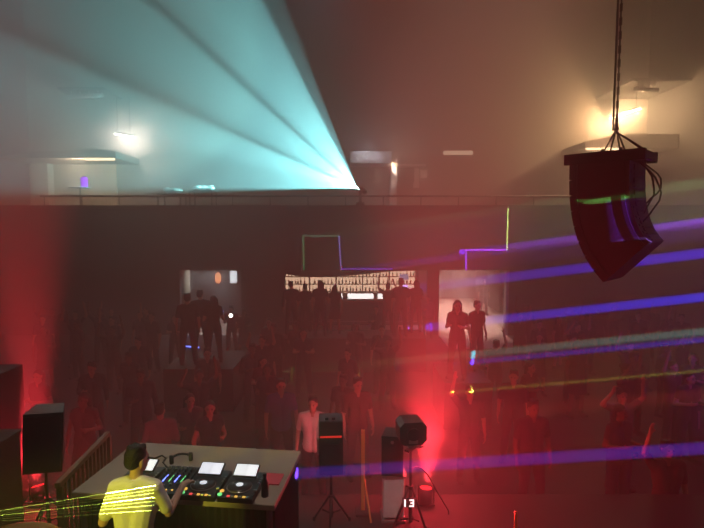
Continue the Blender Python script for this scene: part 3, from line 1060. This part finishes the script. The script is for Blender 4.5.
MB().box((-.04, -.182, .058), (.04, -.176, .064)).box((-.008, -.19, .058), (.008, -.168, .076), bev=.002).build('crossfader', M['steel'], mx)
for c_ in range(4):
    MB().cyl((-.095 + c_ * .052, -.155, .060), (-.095 + c_ * .052, -.155, .067), .009, seg=12).build('cue_button', E_['ledamber'], mx)
# headphones
p = on_table(181, 461)
hp = empty('headphones', p, .4)
tag(hp, 'black headphones lying on the table behind the mixer', 'headphones')
b = MB()
pr = None
for k in range(13):
    a = PI * k / 12
    q = V((.085 * math.cos(a), .10 * math.sin(a), .025))
    if pr is not None:
        b.cap(pr, .011, q, .011, 8)
    pr = q
b.build('headband', M['headph'], hp, True)
for s in (-1, 1):
    MB().lathe([(.030, -.018), (.042, -.014), (.042, .010), (.034, .018)], seg=20).build('ear_cup', M['headph'], hp, True, Matrix.Translation((s * .085, -.03, .042)) @ Matrix.Rotation(PI / 2, 4, 'Y'))
b = MB().tube([on_table(x_, y_, .008) for x_, y_ in ((128, 462), (142, 457), (155, 459), (162, 456), (166, 459), (163, 463), (166, 467), (170, 470))], .007, 7)
tag(b.build('cable', M['cord']), 'black cable wandering over the table behind the mixer', 'cable')
# red folder, bottle, lamp pad
a = [on_table(x_, y_) for x_, y_ in ((266, 474), (284, 475), (279, 485.5), (261, 485))]
b = MB()
lo = [b.b.verts.new(p_ + V((0, 0, .001))) for p_ in a]
hi = [b.b.verts.new(p_ + V((0, 0, .012))) for p_ in a]
b.b.faces.new(hi)
b.b.faces.new(lo[::-1])
for k in range(4):
    b.b.faces.new((lo[k], lo[(k + 1) % 4], hi[(k + 1) % 4], hi[k]))
tag(b.build('red_tablet_cover', M['redmat']), 'flat red cover lying on the table right of the players', 'cover')
p = on_table(265, 496)
bt = empty('drink_bottle', p)
tag(bt, 'small dark bottle standing at the right front of the table', 'bottle')
MB().lathe([(.028, 0), (.030, .01), (.030, .11), (.013, .15), (.012, .175)], seg=16).build('bottle_body', M['blackpl'], bt, True)
MB().cyl((0, 0, .170), (0, 0, .190), .015, seg=12).build('cap', M['cord'], bt)
p = on_table(152, 470)

# side rail of the stage
ra, rb = onz(108, 431, 2.30), onz(60, 480, 2.30)
rr = empty('stage_side_rail', (ra.x, ra.y, ZS))
tag(rr, 'brown rail with upright bars beside the tripod loudspeaker', 'railing')
d = rb - ra
d.z = 0
H_ = 2.30 - ZS
MB().box((-.025, 0, H_ - .05), (.025, d.length + .05, H_), bev=.008).build('top_rail', M['rail'], rr)
MB().box((-.02, 0, .10), (.02, d.length, .14)).build('bottom_rail', M['rail'], rr)
nb = 13
for k in range(nb):
    y_ = d.length * k / (nb - 1)
    big = k in (0, nb - 1)
    r_ = .024 if big else .011
    MB().box((-r_, y_ - r_, 0 if big else .14), (r_, y_ + r_, H_ - .05)).build('post' if big else 'bar', M['rail'], rr)
rr.rotation_euler = (0, 0, math.atan2(-d.x, d.y))


def tripod(e, h, spread, m, base_z=0, top_r=.018, lift=.32):
    MB().cyl((0, 0, base_z + .12), (0, 0, base_z + h * .55), .021, seg=14).cyl((0, 0, base_z + h * .5), (0, 0, base_z + h), .016, seg=14).build('pole', m, e, True)
    MB().cyl((0, 0, base_z + h * .53), (0, 0, base_z + h * .57), .032, seg=14).cyl((0, .03, base_z + h * .55), (0, .06, base_z + h * .55), .014).build('collar', m, e)
    for k in range(3):
        a = k * 2 * PI / 3 + .5
        q = V((spread * math.cos(a), spread * math.sin(a), base_z + .02))
        lg = MB().cyl((.02 * math.cos(a), .02 * math.sin(a), base_z + min(lift + .22, h * .55)), q, .013, seg=10).build('leg', m, e, True)
        MB().cyl(q - V((0, 0, .018)), q + V((0, 0, .03)), .018, seg=10).build('rubber_foot', M['cord'], lg)
        MB().box((-.005, -.01, 0), (.005, .01, 1)).build('brace', m, lg, mtx=Matrix.Translation((0, 0, base_z + .16)) @ (q * .52 + V((0, 0, .0)) - V((0, 0, base_z * .5))).to_track_quat('Z', 'Y').to_matrix().to_4x4() @ Matrix.Diagonal((1, 1, (V((q.x, q.y, 0)) * .5).length, 1)))


# tripod loudspeaker at the left
sp0 = at(46, 467, 5.45)
stn = empty('speaker_stand', (sp0.x, sp0.y, ZS))
tag(stn, 'black tripod stand carrying the loudspeaker at the left', 'speaker stand')
tripod(stn, sp0.z - ZS - .02, .30, M['black'])
ls = empty('loudspeaker', (sp0.x, sp0.y, sp0.z), .32)
tag(ls, 'black loudspeaker on a tripod stand before the red glow at left', 'loudspeaker')
hS = zat(409, 5.45) - sp0.z
b = MB().prism([(-.19, -.15), (.19, -.15), (.14, .17), (-.14, .17)], 'z', 0, hS)
b.build('cabinet', M['blackpl'], ls, mtx=Matrix.Rotation(.05, 4, 'Y'))
MB().box((-.175, -.166, .03), (.175, -.148, hS - .03), bev=.006).build('grille', M['grille'], ls, mtx=Matrix.Rotation(.05, 4, 'Y'))
MB().box((-.06, .165, hS * .35), (.06, .18, hS * .6)).build('handle', M['cord'], ls)
# brown cabinet in the bottom left corner, dark case behind
p = at(-2, 449, 5.0)
cb_ = empty('wooden_cabinet', (xat(-31, 4.4), 4.4, ZS))
tag(cb_, 'brown wooden cabinet cut off by the left edge of the view', 'cabinet')
hC = zat(449, 4.2) - ZS
MB().box((-.20, -.22, .02), (.20, .22, hC - .03), bev=.01).build('carcass', M['wood'], cb_)
MB().box((-.215, -.235, hC - .03), (.215, .235, hC), bev=.008).build('top', M['wood'], cb_)
MB().box((-.17, -.228, .08), (.17, -.218, hC - .1), bev=.004).build('door', M['wood'], cb_)
MB().box((-.19, -.20, 0), (.19, .20, .02)).build('plinth', M['blackwood'], cb_)
p = at(3, 372, 6.6)
rk = empty('equipment_rack', (xat(-22, 5.95), 5.95, ZS))
tag(rk, 'tall black equipment rack at the left edge with a red lamp on top', 'rack')
hK = zat(376, 5.7) - ZS
MB().box((-.28, -.25, .03), (.28, .25, hK), bev=.012).build('case', M['blackwood'], rk)
for k in range(4):
    MB().box((-.24, -.262, hK - .28 - k * .3), (.24, -.248, hK - .06 - k * .3), bev=.004).build('rack_panel', M['black'], rk)
MB().box((-.25, -.22, 0), (.25, .22, .03)).build('base', M['cord'], rk)
MB().cyl((.06, -.24, hK + .015), (.24, -.24, hK + .015), .014, seg=10).build('red_lamp', E_['ledred'], rk)
MB().ball((.17, -.262, hK - .36), .012, 2).ball((.21, -.262, hK - .5), .01, 2).build('indicator', E_['ledred'], rk)
# red can lights
def can(loc, tgt, label, rz=0):
    loc = V(loc)
    e = empty('floor_can_light', (loc.x, loc.y, loc.z - .22))
    tag(e, label, 'stage light')
    a_ = (V(tgt) - loc).normalized()
    c_ = V((0, 0, .22)) - a_ * .04
    MB().cyl(c_ - a_ * .16, c_ + a_ * .02, .075, .085, seg=20).build('lamp_can', M['black'], e, True)
    MB().cyl(c_ + a_ * .018, c_ + a_ * .024, .07, seg=20).build('lens', E_['redlens'], e)
    b_ = MB()
    for s in (-.10, .09):
        b_.box((s, -.02, 0), (s + .012, .02, .24))
    b_.box((-.10, -.06, 0), (.102, .06, .012)).build('bracket', M['black'], e)
    return e


# ------------------------------------------------------------------ right foreground: stands
# effect light on a pole
g0 = at(411, 443, 5.5)
gs = empty('light_stand', (g0.x, g0.y, ZS), .9)
tag(gs, 'thin black tripod stand under the blocky lamp head', 'light stand')
tripod(gs, g0.z - ZS - .08, .24, M['black'])
MB().box((-.09, -.03, g0.z - ZS - .075), (.09, .03, g0.z - ZS - .05), bev=.005).build('cross_bar', M['black'], gs)
fx = empty('effect_light', (g0.x, g0.y, g0.z - .05), .12)
tag(fx, 'blocky black lamp head on top of the thin stand in the red glow', 'stage light')
hF = zat(419, 5.5) - g0.z + .05
w_ = .150
oct_ = [(-w_ + .05, .07), (w_ - .05, .07), (w_, .12), (w_, hF - .05), (w_ - .05, hF), (-w_ + .05, hF), (-w_, hF - .05), (-w_, .12)]
MB().prism(oct_, 'y', -.11, .13).build('housing', M['blackpl'], fx)
MB().cyl((0, -.11, hF * .6), (0, -.125, hF * .6), .07, seg=20).build('lens_ring', M['black'], fx)
MB().box((-.05, -.118, .09), (.05, -.108, .13)).build('control_panel', M['steel'], fx)
MB().cyl((0, -.112, .145), (0, -.124, .145), .018, seg=10).build('indicator', E_['ledamber'], fx)
MB().box((-.03, -.02, 0), (.03, .02, .075)).build('clamp', M['steel'], fx)
MB().cyl((.10, -.02, .0), (.10, -.02, .07), .012, seg=8).cyl((.06, -.02, .015), (.14, -.02, .015), .012, seg=8).build('clamp_screw', M['steel'], fx)
# red 13 display hung on the pole
dp = at(409, 503, 5.40)
ds = empty('led_display', (dp.x, dp.y, dp.z))
tag(ds, 'small display on the thin stand showing glowing red-white digits 13', 'display')
MB().box((-.075, .0, -.05), (.075, .025, .05), bev=.006).build('display_case', M['blackpl'], ds)
MB().box((-.052, -.008, -.040), (-.036, .0, .040)).build('digit_one', E_['led13'], ds)
b = MB()
for a_, c_ in (((.004, .029), (.054, .040)), ((.016, -.005), (.054, .006)), ((.004, -.040), (.054, -.029)), ((.042, -.040), (.054, .040))):
    b.box((a_[0], -.008, a_[1]), (c_[0], 0, c_[1]))
b.build('digit_three', E_['led13'], ds)
MB().box((-.012, .02, -.03), (.03, .035, .03)).build('clip', M['black'], ds)
b = MB()
pts_ = []
for k in range(9):
    t_ = k / 8
    q = at(412 + 24 * t_, 468 + 22 * t_ ** 2 - 3 * math.sin(PI * t_), 5.55 + .3 * t_)
    pts_.append(q)
q = pts_[-1]
pts_ += [V((q.x + .15, q.y, q.z - .25)), V((q.x + .2, q.y, q.z - .7))]
tag(b.tube(pts_, .008, 7).build('hanging_cable', M['cord']), 'thin black cable looping away from the thin lamp stand', 'cable')
# white scrim column with the loudspeaker on it
t0 = at(393, 471, 5.8)
tr = empty('truss_totem', (t0.x, t0.y, ZS))
tag(tr, 'pale cloth-covered truss column beside the thin lamp stand', 'column')
hT2 = t0.z - ZS
for sx in (-.10, .10):
    for sy in (-.10, .10):
        MB().cyl((sx, sy, .03), (sx, sy, hT2 - .02), .017, seg=10).build('chord', M['steel'], tr, True)
b = MB()
n_ = 6
for k in range(n_):
    z0_, z1_ = .05 + (hT2 - .1) * k / n_, .05 + (hT2 - .1) * (k + 1) / n_
    for s in (-.10, .10):
        b.cyl((-.10, s, z0_), (.10, s, z1_), .008, seg=6)
        b.cyl((s, -.10, z1_), (s, .10, z0_), .008, seg=6)
b.build('lattice', M['steel'], tr)
b = MB().box((-.125, -.125, .05), (.125, .125, hT2 - .02), bev=.02)
b.build('cloth_cover', M['truss'], tr)
MB().box((-.14, -.14, 0), (.14, .14, .03), bev=.005).build('base_plate', M['steel'], tr)
MB().box((-.14, -.14, hT2 - .02), (.14, .14, hT2), bev=.003).build('top_plate', M['steel'], tr)
fl = empty('fill_speaker', (t0.x, t0.y, t0.z), -.15)
tag(fl, 'dark loudspeaker standing on the pale cloth-covered column', 'loudspeaker')
hL = zat(434, 5.75) - t0.z
MB().prism([(-.125, -.13), (.125, -.13), (.10, .14), (-.10, .14)], 'z', 0, hL).build('cabinet', M['blackpl'], fl)
MB().box((-.115, -.145, .02), (.115, -.128, hL - .02), bev=.006).build('grille', M['grille'], fl)
MB().cyl((0, -.144, hL - .06), (0, -.150, hL - .06), .02, seg=14).build('badge', M['steel'], fl)
# black box on a stand
k0 = at(331, 470, 5.6)
ks = empty('box_stand', (k0.x, k0.y, ZS))
tag(ks, 'black tripod stand under the tall dark box beside the table', 'stand')
tripod(ks, k0.z - ZS - .002, .24, M['black'])
kb = empty('effect_machine', (k0.x, k0.y, k0.z), .05)
tag(kb, 'tall dark box with two knobs and a red strip on a stand', 'stage machine')
hB = zat(417, 5.6) - k0.z
MB().box((-.135, -.13, 0), (.135, .13, hB), bev=.012).build('housing', M['blackpl'], kb)
for s in (-.045, .03):
    MB().box((s - .02, -.10, hB), (s + .02, -.04, hB + .03), bev=.006).build('knob', M['cord'], kb)
MB().box((-.12, -.137, hB - .185), (.12, -.128, hB - .165)).build('red_strip', emit('red_strip', (1, .04, .03), .5), kb)
MB().box((-.10, -.136, .05), (.10, -.128, hB - .26), bev=.004).build('vent_panel', M['grille'], kb)
MB().box((-.135, -.02, hB * .3), (-.155, .02, hB * .6), bev=.004).build('handle', M['steel'], kb)
# thin pole, its orange light held in the colour
o0 = at(363, 430, 5.9)
og = empty('orange_lit_pole', (o0.x, o0.y, ZS))
tag(og, 'thin square pole painted as orange-lit left of the pale truss column', 'pole')
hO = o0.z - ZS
MB().box((-.022, -.022, .03), (.022, .022, hO), bev=.004).build('pole_shaft', M['orangelit'], og)
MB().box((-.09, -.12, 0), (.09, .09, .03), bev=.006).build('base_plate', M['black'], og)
MB().cyl((.02, 0, .40), (.09, -.25, .012), .012, seg=8).build('brace', M['orangelit'], og)
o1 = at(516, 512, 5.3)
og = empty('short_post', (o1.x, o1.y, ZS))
tag(og, 'short post painted as orange-lit at the bottom edge right of the red glow', 'post')
MB().cyl((0, 0, .02), (0, 0, o1.z - ZS), .024, .020, seg=12).build('post_shaft', M['orangelit'], og, True)
MB().lathe([(.11, 0), (.11, .012), (.03, .025)], seg=20).build('base', M['black'], og)
# round table at bottom left, amber light put into its colour
p = at(34, 520.5, 3.9)
rt = empty('round_table', (p.x, p.y - .42, ZS))
tag(rt, 'round table top painted as amber-lit at the bottom left corner', 'table')
hR = p.z - ZS
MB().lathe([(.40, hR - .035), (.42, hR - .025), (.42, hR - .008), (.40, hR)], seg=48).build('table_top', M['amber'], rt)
MB().cyl((0, 0, .03), (0, 0, hR - .03), .03).build('stem', M['black'], rt)
MB().lathe([(.28, 0), (.28, .015), (.04, .04)], seg=32).build('base', M['black'], rt)
# ------------------------------------------------------------------ strengths of the lamps
LK, DK, YK, YW, SK, HZ, VK = 40000, 60000, .24, 850, 1300, .068, 3500
TK, GK, UK, HK, WK = 2.5, 2.3, 2.0, 130, 190
r1, r2 = V((at(426, 490, 6.05).x, 6.05, ZS + .24)), V((at(38, 490, 6.1).x, 6.1, ZS + .24))
RED = [(r1, at(438, 300, 6.4), 3600, 44), (r2, at(14, 300, 6.7), 4800, 34)]
REDGLOW = [(r1 + V((.05, .1, .62)), 210), (r2 + V((0, 0, .3)), 50)]
can(r1, RED[0][1], 'red can lamp behind the pale truss column')
can(r2, RED[1][1], 'red can lamp behind the tripod loudspeaker at left')
# ------------------------------------------------------------------ haze and light
w = bpy.data.worlds.new('haze')
sc.world = w
w.use_nodes = True
nt = w.node_tree
nt.nodes.clear()
wo = nt.nodes.new('ShaderNodeOutputWorld')
vs = nt.nodes.new('ShaderNodeVolumeScatter')
vs.inputs['Density'].default_value = HZ
vs.inputs['Anisotropy'].default_value = .15
nt.links.new(vs.outputs[0], wo.inputs['Volume'])
sc.cycles.volume_bounces = 0
sc.cycles.max_bounces = 4
sc.cycles.use_light_tree = True
sc.cycles.sample_clamp_direct = 0
sc.cycles.sample_clamp_indirect = 3
sc.cycles.use_adaptive_sampling = False

# the teal moving head on the balcony rail: a gobo of stripes in a wide fan
TS = at(357, 188, 19.75)
LOS = (CAM - TS).normalized()
m_ = ray(257, 124).normalized()
A = (m_ - LOS * m_.dot(LOS)).normalized()        # square to the line of sight
A = (ray(357 - 84, 188 - 54) - ray(357, 188))
A = (A - LOS * A.dot(LOS)).normalized()
XA = (-A).cross(LOS) * -1                         # so that the mask's stripes lie in planes through TS
t = spot('teal_beam', TS, TS + A, 13000 * TK, (.27, .86, .90), 84, .1, xref=XA)
XL_, ZL_ = (XA - A * XA.dot(A)).normalized(), -A
L = t.data
L.use_nodes = True
nt = L.node_tree
em = nt.nodes['Emission']
tc = nt.nodes.new('ShaderNodeTexCoord')
sx = nt.nodes.new('ShaderNodeSeparateXYZ')
nt.links.new(tc.outputs['Normal'], sx.inputs[0])
ab = nt.nodes.new('ShaderNodeMath')
ab.operation = 'ABSOLUTE'
nt.links.new(sx.outputs['Z'], ab.inputs[0])
a2 = nt.nodes.new('ShaderNodeMath')
a2.operation = 'ARCTAN2'
nt.links.new(sx.outputs['X'], a2.inputs[0])
nt.links.new(ab.outputs[0], a2.inputs[1])
mr = nt.nodes.new('ShaderNodeMapRange')
mr.inputs[1].default_value = R(-45)
mr.inputs[2].default_value = R(45)
nt.links.new(a2.outputs[0], mr.inputs[0])
cr = nt.nodes.new('ShaderNodeValToRGB')
nt.links.new(mr.outputs[0], cr.inputs[0])
el = cr.color_ramp.elements
el[0].position = 0
el[0].color = (0, 0, 0, 1)
el[1].position = 1
el[1].color = (0, 0, 0, 1)
def gp(img_deg):                     # angle seen from the front -> stop of the ramp
    a_ = R(img_deg)
    e_ = ray(357 + 90 * math.cos(a_), 188 - 90 * math.sin(a_)).normalized()
    e_ = e_ - LOS * e_.dot(LOS)
    return .5 + math.degrees(math.atan2(e_.dot(XL_), -e_.dot(ZL_))) / 90
stops = []
for ang, v in ((182, 0), (179.8, .9), (170, .75), (164, .95), (158, .85), (155.5, .42), (152, .62), (146, .72), (139.5, .68), (137.5, .34), (135, .6), (128, .8), (119, .85), (117.2, .75), (116.2, .26), (112, .20), (110.5, 0)):
    stops.append((gp(ang), v))
for p_, v in sorted(stops):
    e = el.new(p_)
    e.color = (v, v, v, 1)
nt.links.new(cr.outputs[0], em.inputs['Strength'])

# warm tubes
for a_, c_, pw, col in ((tr0, tr1, 1050, (1, .62, .30)), (tl0, tl1, 240, (1, .92, .80))):
    for t_ in (.15, .5, .85):
        point('tube_glow', a_.lerp(c_, t_) + V((0, 0, -.07)), pw / 3 * GK, col, .03)
point('strip_glow', V((xat(605, 22.0), 22.0, zat(158, 22.0))), 120 * GK, (1, .55, .3), .04)
point('strip_glow', V((xat(80, 22.6), 22.6, zat(168, 22.6))), 130 * GK, (1, .72, .45), .04)
# under the balcony
area('lobby_lamp', (5.2, 25.4, 2.68), (5.2, 25.4, 0), 190 * UK, (1, .68, .56), 1.8, 9, 95)
point('lobby_bulb', at(489, 276, 24.8), 14, (1, .85, .75), .08)
area('bar_lamp', ((op[1][0] + op[1][1]) / 2, 26.3, 2.6), ((op[1][0] + op[1][1]) / 2, 26.8, 1), 50, (1, .8, .68), 4.6, .3)
area('side_room_lamp', (-6.0, 21.7, 2.65), (-6.2, 22.6, 0), 50 * UK, (.9, .95, .95), 1.6, 1.6)

# red floor cans
for (p, tgt, pw, ang) in RED:
    spot('red_can_beam', p, tgt, pw, (1, .035, .05), ang, .9, soft=.04)
for p, pw in REDGLOW:
    point('red_can_glow', p, pw, (1, .03, .05), .12)

def seen(px, py, fallback):
    """the point of the place that the camera meets at this pixel"""
    bpy.context.view_layer.update()
    dg = bpy.context.evaluated_depsgraph_get()
    ok, loc, *_ = sc.ray_cast(dg, CAM, ray(px, py).normalized())
    return loc if ok else at(px, py, fallback)


# the show laser high on the right: broad sheets seen edge-on
LS = V((9, -1.5, 5.83))
for px, py, Y, col, pw, sc_ in (
        (606, 200, 0, (.25, .80, .15), 7, .4),
        (462, 252, 20, (.16, .02, 1), 36, .6),
        (462, 283, 20, (.06, .02, 1), 64, 1.1),
        (430, 327, 20, (.02, .035, 1), 85, .95),
        (400, 362, 15, (.02, .36, .42), 26, .75),
        (400, 369, 15, (.05, .04, 1), 40, .55),
        (390, 420, 9, (.85, .08, .04), 5, .9),
        (390, 426, 9, (.62, .40, .10), 2, .4),
        (292, 474, 4.75, (.16, .05, 1), 24, .55)):
    spot('laser_beam', LS, at(px, py, Y) if Y else seen(px, py, 6), pw * LK, col, 1.0, .25, sc_, sc_)
spot('violet_fill', LS + V((0, 0, .3)), at(580, 330, 18), VK, (.30, .09, 1), 40, 1, soft=.1)  # added wide spot tinting the right-hand haze violet

# the same laser's drawing on what it meets
def drawing(name, segs, power, wid, LS=LS):
    """segs: (P, Q, colour) in the place; the projector's mask is a set of line segments."""
    c = sum((a + b_ for a, b_, _ in segs), V()) / (2 * len(segs))
    z = (LS - c).normalized()
    x = V((0, 0, 1)).cross(z).normalized()
    y = z.cross(x)
    half = max(math.acos(max(-1, min(1, (p - LS).normalized().dot(-z)))) for s in segs for p in s[:2])
    ob = spot(name, LS, c, power, (1, 1, 1), math.degrees(half) * 2 + 1, .05)
    L = ob.data
    L.use_nodes = True
    nt = L.node_tree
    N = nt.nodes
    K = nt.links
    em = N['Emission']
    tc = N.new('ShaderNodeTexCoord')
    s = N.new('ShaderNodeSeparateXYZ')
    K.new(tc.outputs['Normal'], s.inputs[0])
    ng = N.new('ShaderNodeMath')
    ng.operation = 'ABSOLUTE'
    K.new(s.outputs['Z'], ng.inputs[0])
    cb = N.new('ShaderNodeCombineXYZ')
    for i, ax in enumerate('XY'):
        d = N.new('ShaderNodeMath')
        d.operation = 'DIVIDE'
        K.new(s.outputs[ax], d.inputs[0])
        K.new(ng.outputs[0], d.inputs[1])
        K.new(d.outputs[0], cb.inputs[i])
    def vm(op, a, b_=None):
        n = N.new('ShaderNodeVectorMath')
        n.operation = op
        for i, q in enumerate((a, b_)):
            if q is None:
                continue
            if isinstance(q, V):
                n.inputs[i].default_value = q
            else:
                K.new(q, n.inputs[i])
        return n
    def uv(p):
        d = p - LS
        return V((d.dot(x) / -d.dot(z), d.dot(y) / -d.dot(z), 0))
    total = None
    for p, q, col in segs:
        a, b2 = uv(p), uv(q)
        ba = b2 - a
        pa = vm('SUBTRACT', cb.outputs[0], a)
        dt = vm('DOT_PRODUCT', pa.outputs[0], ba / ba.length_squared)
        cl = N.new('ShaderNodeClamp')
        K.new(dt.outputs['Value'], cl.inputs[0])
        sc2 = N.new('ShaderNodeVectorMath')
        sc2.operation = 'SCALE'
        sc2.inputs[0].default_value = ba
        K.new(cl.outputs[0], sc2.inputs['Scale'])
        df = vm('DISTANCE', pa.outputs[0], sc2.outputs[0])
        m = N.new('ShaderNodeMapRange')
        m.inputs[1].default_value = wid
        m.inputs[2].default_value = wid * .4
        m.inputs[3].default_value = 0
        m.inputs[4].default_value = 1
        K.new(df.outputs['Value'], m.inputs[0])
        s3 = N.new('ShaderNodeVectorMath')
        s3.operation = 'SCALE'
        s3.inputs[0].default_value = V(col)
        K.new(m.outputs[0], s3.inputs['Scale'])
        if total is None:
            total = s3.outputs[0]
        else:
            total = vm('ADD', total, s3.outputs[0]).outputs[0]
    K.new(total, em.inputs['Color'])
    em.inputs['Strength'].default_value = DK
    return ob


def path(pts, cols, Y=None):
    P = [at(x_, y_, Y) if Y else seen(x_, y_, 12) for x_, y_ in pts]
    return [(a, b_, c) for a, b_, c in zip(P, P[1:], cols)]


VI, GR, YE = (.30, .06, 1), (.20, 1, .15), (.8, .8, .10)
drawing('laser_drawing', path([(304, 272), (303, 236), (339, 236)], [(.06, .40, .14), (.10, .28, .15)], YF)
        + path([(339, 236), (341, 269), (392, 269)], [(.35, .28, .9), VI], YF), 13, .0013)
drawing('laser_drawing', path([(508, 209), (507, 250), (466, 250), (466, 271)], [(.6, .85, .2), (.40, .05, 1), (.35, .05, 1)], YF), 30, .0013)
drawing('laser_drawing', path([(573, 201), (609, 200)], [GR]) + path([(617, 200), (622, 240), (651, 243)], [VI, (.45, .2, 1)]), 2, .0018)
drawing('laser_drawing', path([(330, 402), (357, 402), (357, 362), (398, 364)], [YE, YE, (.6, .6, .2)], 11.5), 4, .0014)

# the yellow laser low on the left: thin sheets across the performer's back
YS = at(-113, 529, 2.2)
segs = []
for y1, pw in ((490.0, 1), (493.5, .07), (496.5, .10), (500.5, .9), (504, .07), (507.5, .10), (512, .16)):
    k = (y1 - 529) / (128 + 113)
    f_ = lambda x_: 529 + k * (x_ + 113)
    segs.append((at(100, f_(100), 3.62), at(157, f_(157), 3.62), (.72 * pw, 1 * pw, .10 * pw)))
drawing('yellow_laser_fan', segs, YK, .0016, YS)
spot('yellow_fill', (-3.6, .3, 3.7), at(128, 505, 3.7), YW, (.80, .74, .06), 17, .8, soft=.05)  # added unseen spot yellowing the performer's shirt and the near haze
# unseen fill lamps added, and the small pier light's glow
spot('table_fill', (-1.2, 3.0, 8.5), (-1.4, 4.5, 2.3), 500, (1, .82, .6), 26, .8, soft=.1)  # added spot brightening the mixing table from above
for x_, y_, pw in ((-9, 11, 1.1), (-1, 14, 1), (9, 11, .35)):
    spot('hall_fill', (x_, y_, 12), (x_, y_ + 1, 0), pw * HK, (.46, .54, .80), 110, 1, soft=.2)  # added cool fill for the hall haze and balcony front
for x_ in (-4.5, 0, 4.5):
    spot('stage_fill', (x_, 4.0, 10), (x_ * 1.1, 4.9, 2), WK * (.35 if x_ > 1 else 1), (.72, .64, .72), 54, 1, soft=.2)  # added fill that veils the haze near the stage
spot('stand_fill', (1.2, 1.0, 8.5), (.35, 5.8, 2.2), SK, (1, .72, .62), 24, .9, soft=.1)  # added warm spot brightening the pole and truss column
point('pier_glow', at(393.5, 164, 23.6), 60, (1, .8, .62), .03)
point('header_fill', at(368, 148, 22.6), 45, (.85, .9, 1), .03)  # added point light brightening the header box
